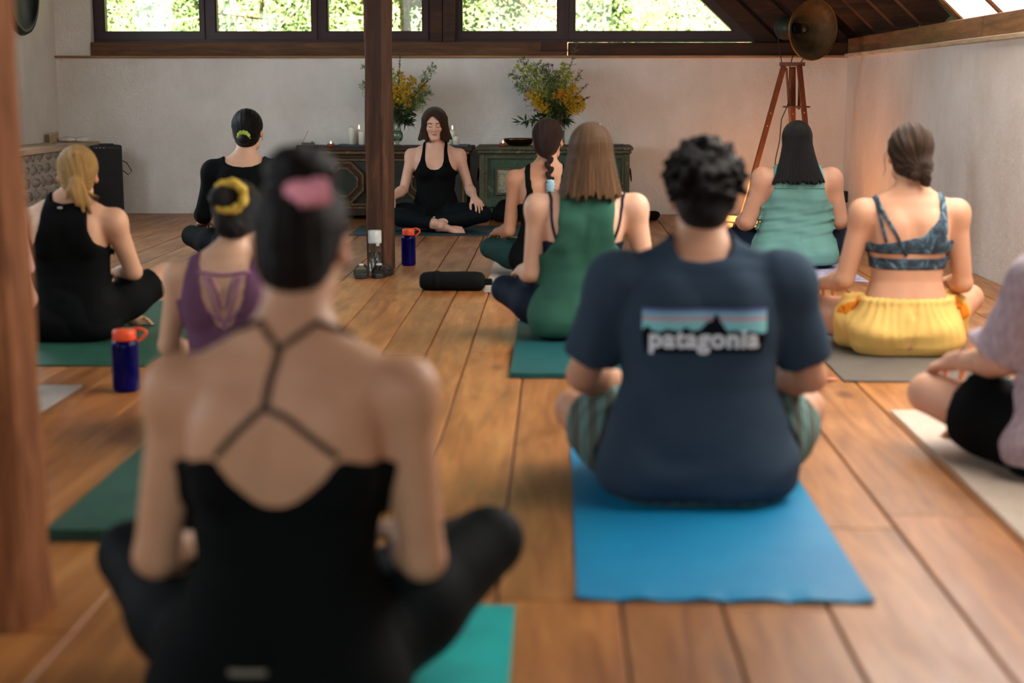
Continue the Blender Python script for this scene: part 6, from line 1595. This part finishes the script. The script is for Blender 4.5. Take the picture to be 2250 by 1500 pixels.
bouquet(v2, 0.25, [('lime', 1140, 150, 0.02), ('fern', 1150, 135, 0.05), ('lime', 1165, 150, -0.03), ('fern', 1130, 165, 0.0), ('fern', 1140, 190, 0.06), ('fern', 1185, 145, -0.04), ('fern', 1200, 150, 0.08), ('lime', 1240, 148, 0.05), ('lime', 1250, 165, 0.0), ('seed', 1266, 100, 0.0), ('seed', 1275, 160, 0.05), ('seed', 1205, 148, -0.05), ('seed', 1285, 190, 0.0), ('gold', 1165, 205, -0.05), ('gold', 1180, 225, -0.08), ('gold', 1262, 195, -0.05), ('gold', 1272, 215, 0.0), ('gold', 1278, 230, -0.04), ('yarrow', 1232, 205, -0.12), ('yarrow', 1222, 210, -0.10), ('knap', 1160, 197, -0.08), ('knap', 1175, 242, -0.12), ('knap', 1213, 143, -0.05), ('spike', 1296, 212, -0.03), ('leaf', 1195, 225, -0.06), ('leaf', 1215, 220, -0.10), ('leaf', 1240, 235, -0.06), ('leaf', 1205, 245, 0.05), ('leaf', 1245, 262, 0.0), ('leaf', 1190, 255, 0.0), ('leaf', 1145, 268, 0.03), ('fern', 1212, 180, -0.08), ('fern', 1225, 165, 0.04)], 'large wildflower bouquet with ferns and goldenrod on the green chest', 8, 12.76)

# ================================================================= lamp, speaker, small wall things
M_TRI = wood('varnished_tripod_wood', (84, 40, 20), (124, 64, 34), (150, 84, 46), 'Z', 0.4, knots=False)
M_LMETAL = plain('aged_lamp_metal', (112, 94, 66), 0.6, 0.35, vary=0.3, scale=12); M_BLK = plain('black_metal', (24, 24, 25), 0.5, 0.4)
TY = 12.35
def tripod_lamp():
    c = at(1745, 145, TY); hub = Vector((c.x, TY, c.z))
    o = empty('tripod_floodlight', (hub.x, TY, 0), 0, 'old film floodlight on a tall wooden tripod in the far right corner', 'floor lamp')
    L = lambda px, py, dy=0.0: at(px, py, TY + dy) - Vector(o.location)
    legs = [(L(1722, 145, -0.03), on_floor(1628, 484) - Vector(o.location)), (L(1756, 142, -0.03), Vector((0.17, -0.22, 0.0))), (L(1742, 148, 0.06), Vector((0.10, 0.50, 0.0)))]
    for a, b in legs:
        b = Vector(b); b.z = 0.0
        lg = MB().bar(a, b, 0.042, 0.022, (1, 0.2, 0)).build('leg', M_TRI, o, bevel=0.003)
        for f in (0.30, 0.38):
            q = a + (b - a) * f
            MB().lathe([(0.004, -0.016), (0.006, -0.016), (0.006, 0.016), (0.004, 0.016)], q, 8, (0, 1, 0)).build('rivet', plain('brass', (190, 150, 80), 0.3, 1.0), lg, smooth=True)
    for (a, b) in ((L(1728, 150, -0.01), L(1737, 275, 0.1)), (L(1757, 150, 0.02), L(1755, 240, 0.1))): MB().bar(a, b, 0.018, 0.018).build('inner_strut', M_TRI, o, bevel=0.002)
    sh = L(1750, 237, 0.05); sh2 = MB().lathe([(0.075, 0), (0.108, 0.003), (0.108, 0.014), (0.075, 0.016)], sh, 24).build('spreader_shelf', M_TRI, o, smooth=False)
    MB().bar(L(1713, 141, 0), L(1768, 141, 0), 0.05, 0.03, (0, 1, 0)).build('head_plate', M_TRI, o, bevel=0.003)
    for px0, px1 in ((1718, 1707), (1756, 1790)):
        MB().bar(L(px0, 142, 0), L(px1, 62 if px1 < 1750 else 95, 0.04), 0.016, 0.006, (0, 1, 0)).build('yoke_arm', M_BLK, o, bevel=0.001)
    ax = Vector((0.50, -0.86, -0.06)).normalized(); cc = L(1787, 64, -0.04)
    R = 0.235
    prof = [(0.045, -0.235), (0.065, -0.225), (0.085, -0.19), (0.13, -0.12), (0.185, -0.05), (R, 0.0)]
    q = MB().lathe(prof + [(R - 0.006, 0.001)] + [(r - 0.006, h + 0.004) for (r, h) in reversed(prof[:-1])], cc, 44, ax, cap=False).build('reflector', M_LMETAL, o, smooth=True)
    MB().lathe([(R - 0.004, -0.006), (R + 0.006, -0.004), (R + 0.008, 0.004), (R - 0.004, 0.008)], cc, 44, ax).build('rim', plain('rim_brass', (120, 92, 52), 0.4, 0.9), q, smooth=True) if False else None
    n = 44; u = ax.orthogonal().normalized(); v = ax.cross(u)
    MB().tube([cc + (u * math.cos(2 * PI * k / n) + v * math.sin(2 * PI * k / n)) * R for k in range(n)], 0.007, 8, closed=True).build('rim', plain('rim_brass', (126, 96, 54), 0.4, 0.8), q, smooth=True)
    hs = MB().lathe([(0.03, -0.40), (0.075, -0.395), (0.085, -0.37), (0.085, -0.28), (0.070, -0.25), (0.045, -0.225)], cc, 24, ax).build('lamp_housing', plain('grey_green_enamel', (58, 62, 54), 0.5, 0.3), o, smooth=True)
    for k in range(5): MB().lathe([(0.085, -0.37 + 0.022 * k), (0.092, -0.368 + 0.022 * k), (0.085, -0.362 + 0.022 * k)], cc, 24, ax).build('cooling_fin', plain('grey_green_enamel', (58, 62, 54)), hs, smooth=True)
    MB().lathe([(0.02, -0.23), (0.022, -0.19), (0.040, -0.15), (0.045, -0.12), (0.030, -0.085), (0.004, -0.075)], cc, 20, ax).build('bulb', glassy('bulb_glass', (0.85, 0.85, 0.8), 0.5), o, smooth=True)
    MB().lathe([(0.04, -0.228), (0.045, -0.20), (0.030, -0.19)], cc, 20, ax).build('socket', M_BLK, o, smooth=True)
    cb = [L(1742, 122, 0.05), L(1735, 150, 0.05), L(1734, 190, 0.05), L(1736, 215, 0.05), L(1729, 235, 0.05), L(1717, 262, 0.05), L(1713, 310, 0.05), L(1704, 350, 0.08)]
    cb += [Vector((cb[-1].x - 0.01, 0.12, 0.25)), Vector((cb[-1].x + 0.02, 0.2, 0.01))]
    MB().tube(cb, 0.004, 6).build('cable', M_BLK, o, smooth=True)
tripod_lamp()
def speaker():
    Y = 12.78; x = at(218, 400, Y).x; h = at(218, 318, Y).z
    o = empty('loudspeaker', (x + 0.07, Y, 0), 0.30, 'tall black loudspeaker standing in the far left corner', 'loudspeaker')
    f = plain('black_speaker_shell', (11, 11, 12), 0.5)
    b = MB().prism([(-0.125, -0.11), (0.125, -0.11), (0.09, 0.13), (-0.09, 0.13)], (0, 0, 0), (1, 0, 0), (0, 1, 0), (0, 0, h)).build('cabinet', f, o, bevel=0.012)
    MB().box((-0.11, -0.122, 0.03), (0.11, -0.108, h - 0.03)).build('grille', plain('black_mesh', (7, 7, 8), 0.7), o, bevel=0.004)
    MB().box((-0.06, -0.05, h - 0.002), (0.06, -0.015, h + 0.012)).build('handle', f, o, bevel=0.004)
    for k in range(3): MB().lathe([(0.006, 0.0), (0.006, 0.006)], (-0.08 + 0.03 * k, -0.112, h - 0.02), 10, (0, -1, 0)).build('knob', plain('grey_knob', (120, 120, 120)), o)
    MB().tube([(0.10, 0.06, h - 0.12), (0.16, 0.03, h - 0.15), (0.20, 0.02, h - 0.22), (0.17, 0.03, h - 0.25), (0.11, 0.06, h - 0.20)], 0.004, 6).build('cable', M_BLK, o, smooth=True)
speaker()
p0, p1 = at(246, 441, YB), at(271, 419, YB)
o = empty('wall_socket', ((p0.x + p1.x) / 2, YB, p0.z), 0, 'black double wall socket beside the loudspeaker', 'socket')
w, h = (p1.x - p0.x) / 2, p1.z - p0.z
MB().box((-w, -0.035, 0), (w, 0, h)).build('box', M_BLK, o, bevel=0.004)
for sx in (-0.5, 0.5): MB().lathe([(0.017, 0), (0.017, 0.004), (0.012, 0.004), (0.012, 0.001)], (sx * w, -0.035, h / 2), 14, (0, -1, 0)).build('outlet', plain('dark_grey_plastic', (52, 52, 52)), o)
o = empty('wall_socket', (XR, at(1848, 435, 12.9).y, 0.12), 0, 'black plug in the right wall socket beside the sea-green woman', 'socket')
MB().box((-0.03, -0.04, 0), (0, 0.04, 0.09)).build('box', M_BLK, o, bevel=0.004)
MB().tube([(-0.03, 0, 0.04), (-0.06, -0.01, 0.03), (-0.05, -0.03, -0.03), (-0.04, -0.02, -0.10)], 0.005, 6).build('plug_cable', M_BLK, o)
# round black framed mirror high on the left wall
o = empty('round_mirror', (XL + 0.002, 12.25, at(80, 75, 12.3).z), 0, 'round black-framed mirror high on the left wall', 'mirror')
Rm = 0.36
MB().lathe([(Rm, 0), (Rm + 0.012, 0.02), (Rm, 0.045), (Rm - 0.035, 0.045), (Rm - 0.04, 0.02)], (0, 0, Rm), 48, (1, 0, 0)).build('frame', M_BLK, o, smooth=True)
MB().lathe([(Rm - 0.03, 0.012), (Rm - 0.03, 0.018)], (0, 0, Rm), 48, (1, 0, 0)).build('glass', plain('mirror_glass', (176, 182, 176), 0.08, 1.0, vary=0.02), o)
# things on the left sill
a = at(118, 306, 12.75)
o = tag(MB().box((-0.012, -0.10, 0), (0.0, 0.10, 0.085)).build('wooden_card', M_LEDGE_Y, bevel=0.002), 'thin wooden card standing on the left sill', 'card'); o.location = (-4.12, 12.72, ZS)
g = Grid((-0.14, -0.10, 0.0), (0.14, 0.10, 0.07), 0.007); D = g.new()
for k in range(7): D = g.put(D, ell((-0.09 + 0.03 * k, 0.02 * math.sin(k * 2.0), 0.022), (0.045, 0.06, 0.018 + 0.008 * math.sin(k * 1.3))), 0.01)
D = np.maximum(D + 0.002 * np.sin(g.X * 110) * np.sin(g.Y * 70), 0.002 - g.Z); P, F = nets(g, D)
o = link('folded_towel', np_mesh('folded_towel', relax(P, F, 2), F), cloth('white_towel', (226, 222, 214))); o.location = (-3.985, 12.80, ZS); tag(o, 'crumpled white cloth lying on the left sill', 'cloth')
# ================================================================= outside: trees and ground beyond the windows
def leaf_mat(name, a, b, c):
    t = NT(name); n = t.noise(t.coords(), 2.5, 3)
    col = t.ramp(n, [(0.3, srgb(*a)), (0.5, srgb(*b)), (0.72, srgb(*c))])
    t.color(col); t.set(Roughness=0.5, Specular_IOR_Level=0.4)
    tr = t.add('ShaderNodeBsdfTranslucent'); t.link(col, tr.inputs[0]); mx = t.add('ShaderNodeMixShader'); mx.inputs[0].default_value = 0.35
    out = [q for q in t.n if q.type == 'OUTPUT_MATERIAL'][0]; t.link(t.b.outputs[0], mx.inputs[1]); t.link(tr.outputs[0], mx.inputs[2]); t.link(mx.outputs[0], out.inputs[0]); return t.m
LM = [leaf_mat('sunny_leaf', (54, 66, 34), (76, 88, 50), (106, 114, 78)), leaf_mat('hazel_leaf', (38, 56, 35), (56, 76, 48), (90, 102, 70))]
BARK = wood('bark', (70, 58, 44), (110, 94, 74), (140, 124, 100), 'Z', 0.9, knots=False)
def tree(x, y, h, rx, n, seed, k, label, z_mid, leaf=0.06):
    r = np.random.default_rng(seed); rr = random.Random(seed)
    o = empty('tree', (x, y, -0.6), 0, label, 'tree', 'trees outside the windows')
    m = MB(); top = Vector((rr.uniform(-0.3, 0.3), 0, h))
    P = [Vector((0, 0, 0)), Vector((rr.uniform(-0.15, 0.15), 0, h * 0.3)), Vector((rr.uniform(-0.3, 0.3), 0.1, h * 0.65)), top]
    MB().tube(P, [0.09, 0.075, 0.05, 0.015], 8).build('trunk', BARK, o, smooth=True)
    ends = []
    for q in range(16):
        f = rr.uniform(0.2, 0.95); b = P[0] + (top - P[0]) * f; e = b + Vector((rr.uniform(-1, 1) * rx, rr.uniform(-0.9, 0.5) * rx * 0.8, rr.uniform(-0.1, 0.6)))
        MB().tube([b, (b + e) / 2 + Vector((0, 0, rr.uniform(-0.05, 0.25))), e], [0.028, 0.018, 0.006], 5).build('branch', BARK, o, smooth=True); ends.append((b, e))
    c = []
    ce = np.array([[*(b + (e - b) * rr.uniform(0.4, 1.1))] for (b, e) in ends for _ in range(5)], np.float32)
    idx = r.integers(0, len(ce), n); C = ce[idx] + r.normal(0, 0.22, (n, 3)).astype(np.float32)
    d = r.normal(0, 1, (n, 3)).astype(np.float32); d /= np.linalg.norm(d, axis=1, keepdims=True)
    e = np.cross(d, r.normal(0, 1, (n, 3)).astype(np.float32)); e /= np.linalg.norm(e, axis=1, keepdims=True)
    L = (leaf * r.uniform(0.6, 1.2, (n, 1))).astype(np.float32)
    V = np.stack([C, C + d * L * 0.5 + e * L * 0.36, C + d * L, C + d * L * 0.5 - e * L * 0.36], 1).reshape(-1, 3)
    F = np.arange(4 * n).reshape(-1, 4)
    me = np_mesh('foliage', V, F); me.polygons.foreach_set('use_smooth', np.zeros(len(me.polygons), bool))
    f = link('foliage', me, LM[k % 2], o); f['kind'] = 'stuff'
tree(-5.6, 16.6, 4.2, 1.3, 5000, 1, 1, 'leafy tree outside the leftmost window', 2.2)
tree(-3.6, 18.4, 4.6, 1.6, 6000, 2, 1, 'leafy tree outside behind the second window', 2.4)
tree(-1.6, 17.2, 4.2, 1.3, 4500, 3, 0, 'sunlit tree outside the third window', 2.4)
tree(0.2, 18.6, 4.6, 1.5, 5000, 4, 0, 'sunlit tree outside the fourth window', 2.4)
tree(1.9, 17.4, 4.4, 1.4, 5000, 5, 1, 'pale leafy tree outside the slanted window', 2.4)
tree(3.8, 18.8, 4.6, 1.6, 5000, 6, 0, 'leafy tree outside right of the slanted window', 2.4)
for i, (x, y) in enumerate(((-8, 22), (-5, 23), (-2, 22.5), (1, 23.5), (4, 22.5), (7, 23))):
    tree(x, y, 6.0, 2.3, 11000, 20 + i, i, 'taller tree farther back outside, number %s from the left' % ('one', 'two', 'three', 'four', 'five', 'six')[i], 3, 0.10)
tag(MB().box((-40, YB + 0.5, -0.75), (40, 60, -0.6)).build('ground_outside', leaf_mat('meadow', (110, 130, 70), (140, 156, 92), (170, 180, 120))), 'grassy ground outside the gable', kind='structure')

m = MB(); nx, ny = 40, 10
for j in range(ny + 1):
    for i in range(nx + 1):
        x = -30 + 60 * i / nx; y = 27 + j * 2.0; m.v.append((x, y, -0.7 + 1.05 * j * (1 + 0.15 * math.sin(x * 0.3)) + random.uniform(-0.3, 0.3)))
for j in range(ny):
    for i in range(nx): q = j * (nx + 1) + i; m.f.append((q, q + 1, q + nx + 2, q + nx + 1))
tag(m.build('hillside', LM[1]), 'green wooded hillside far outside', kind='structure')
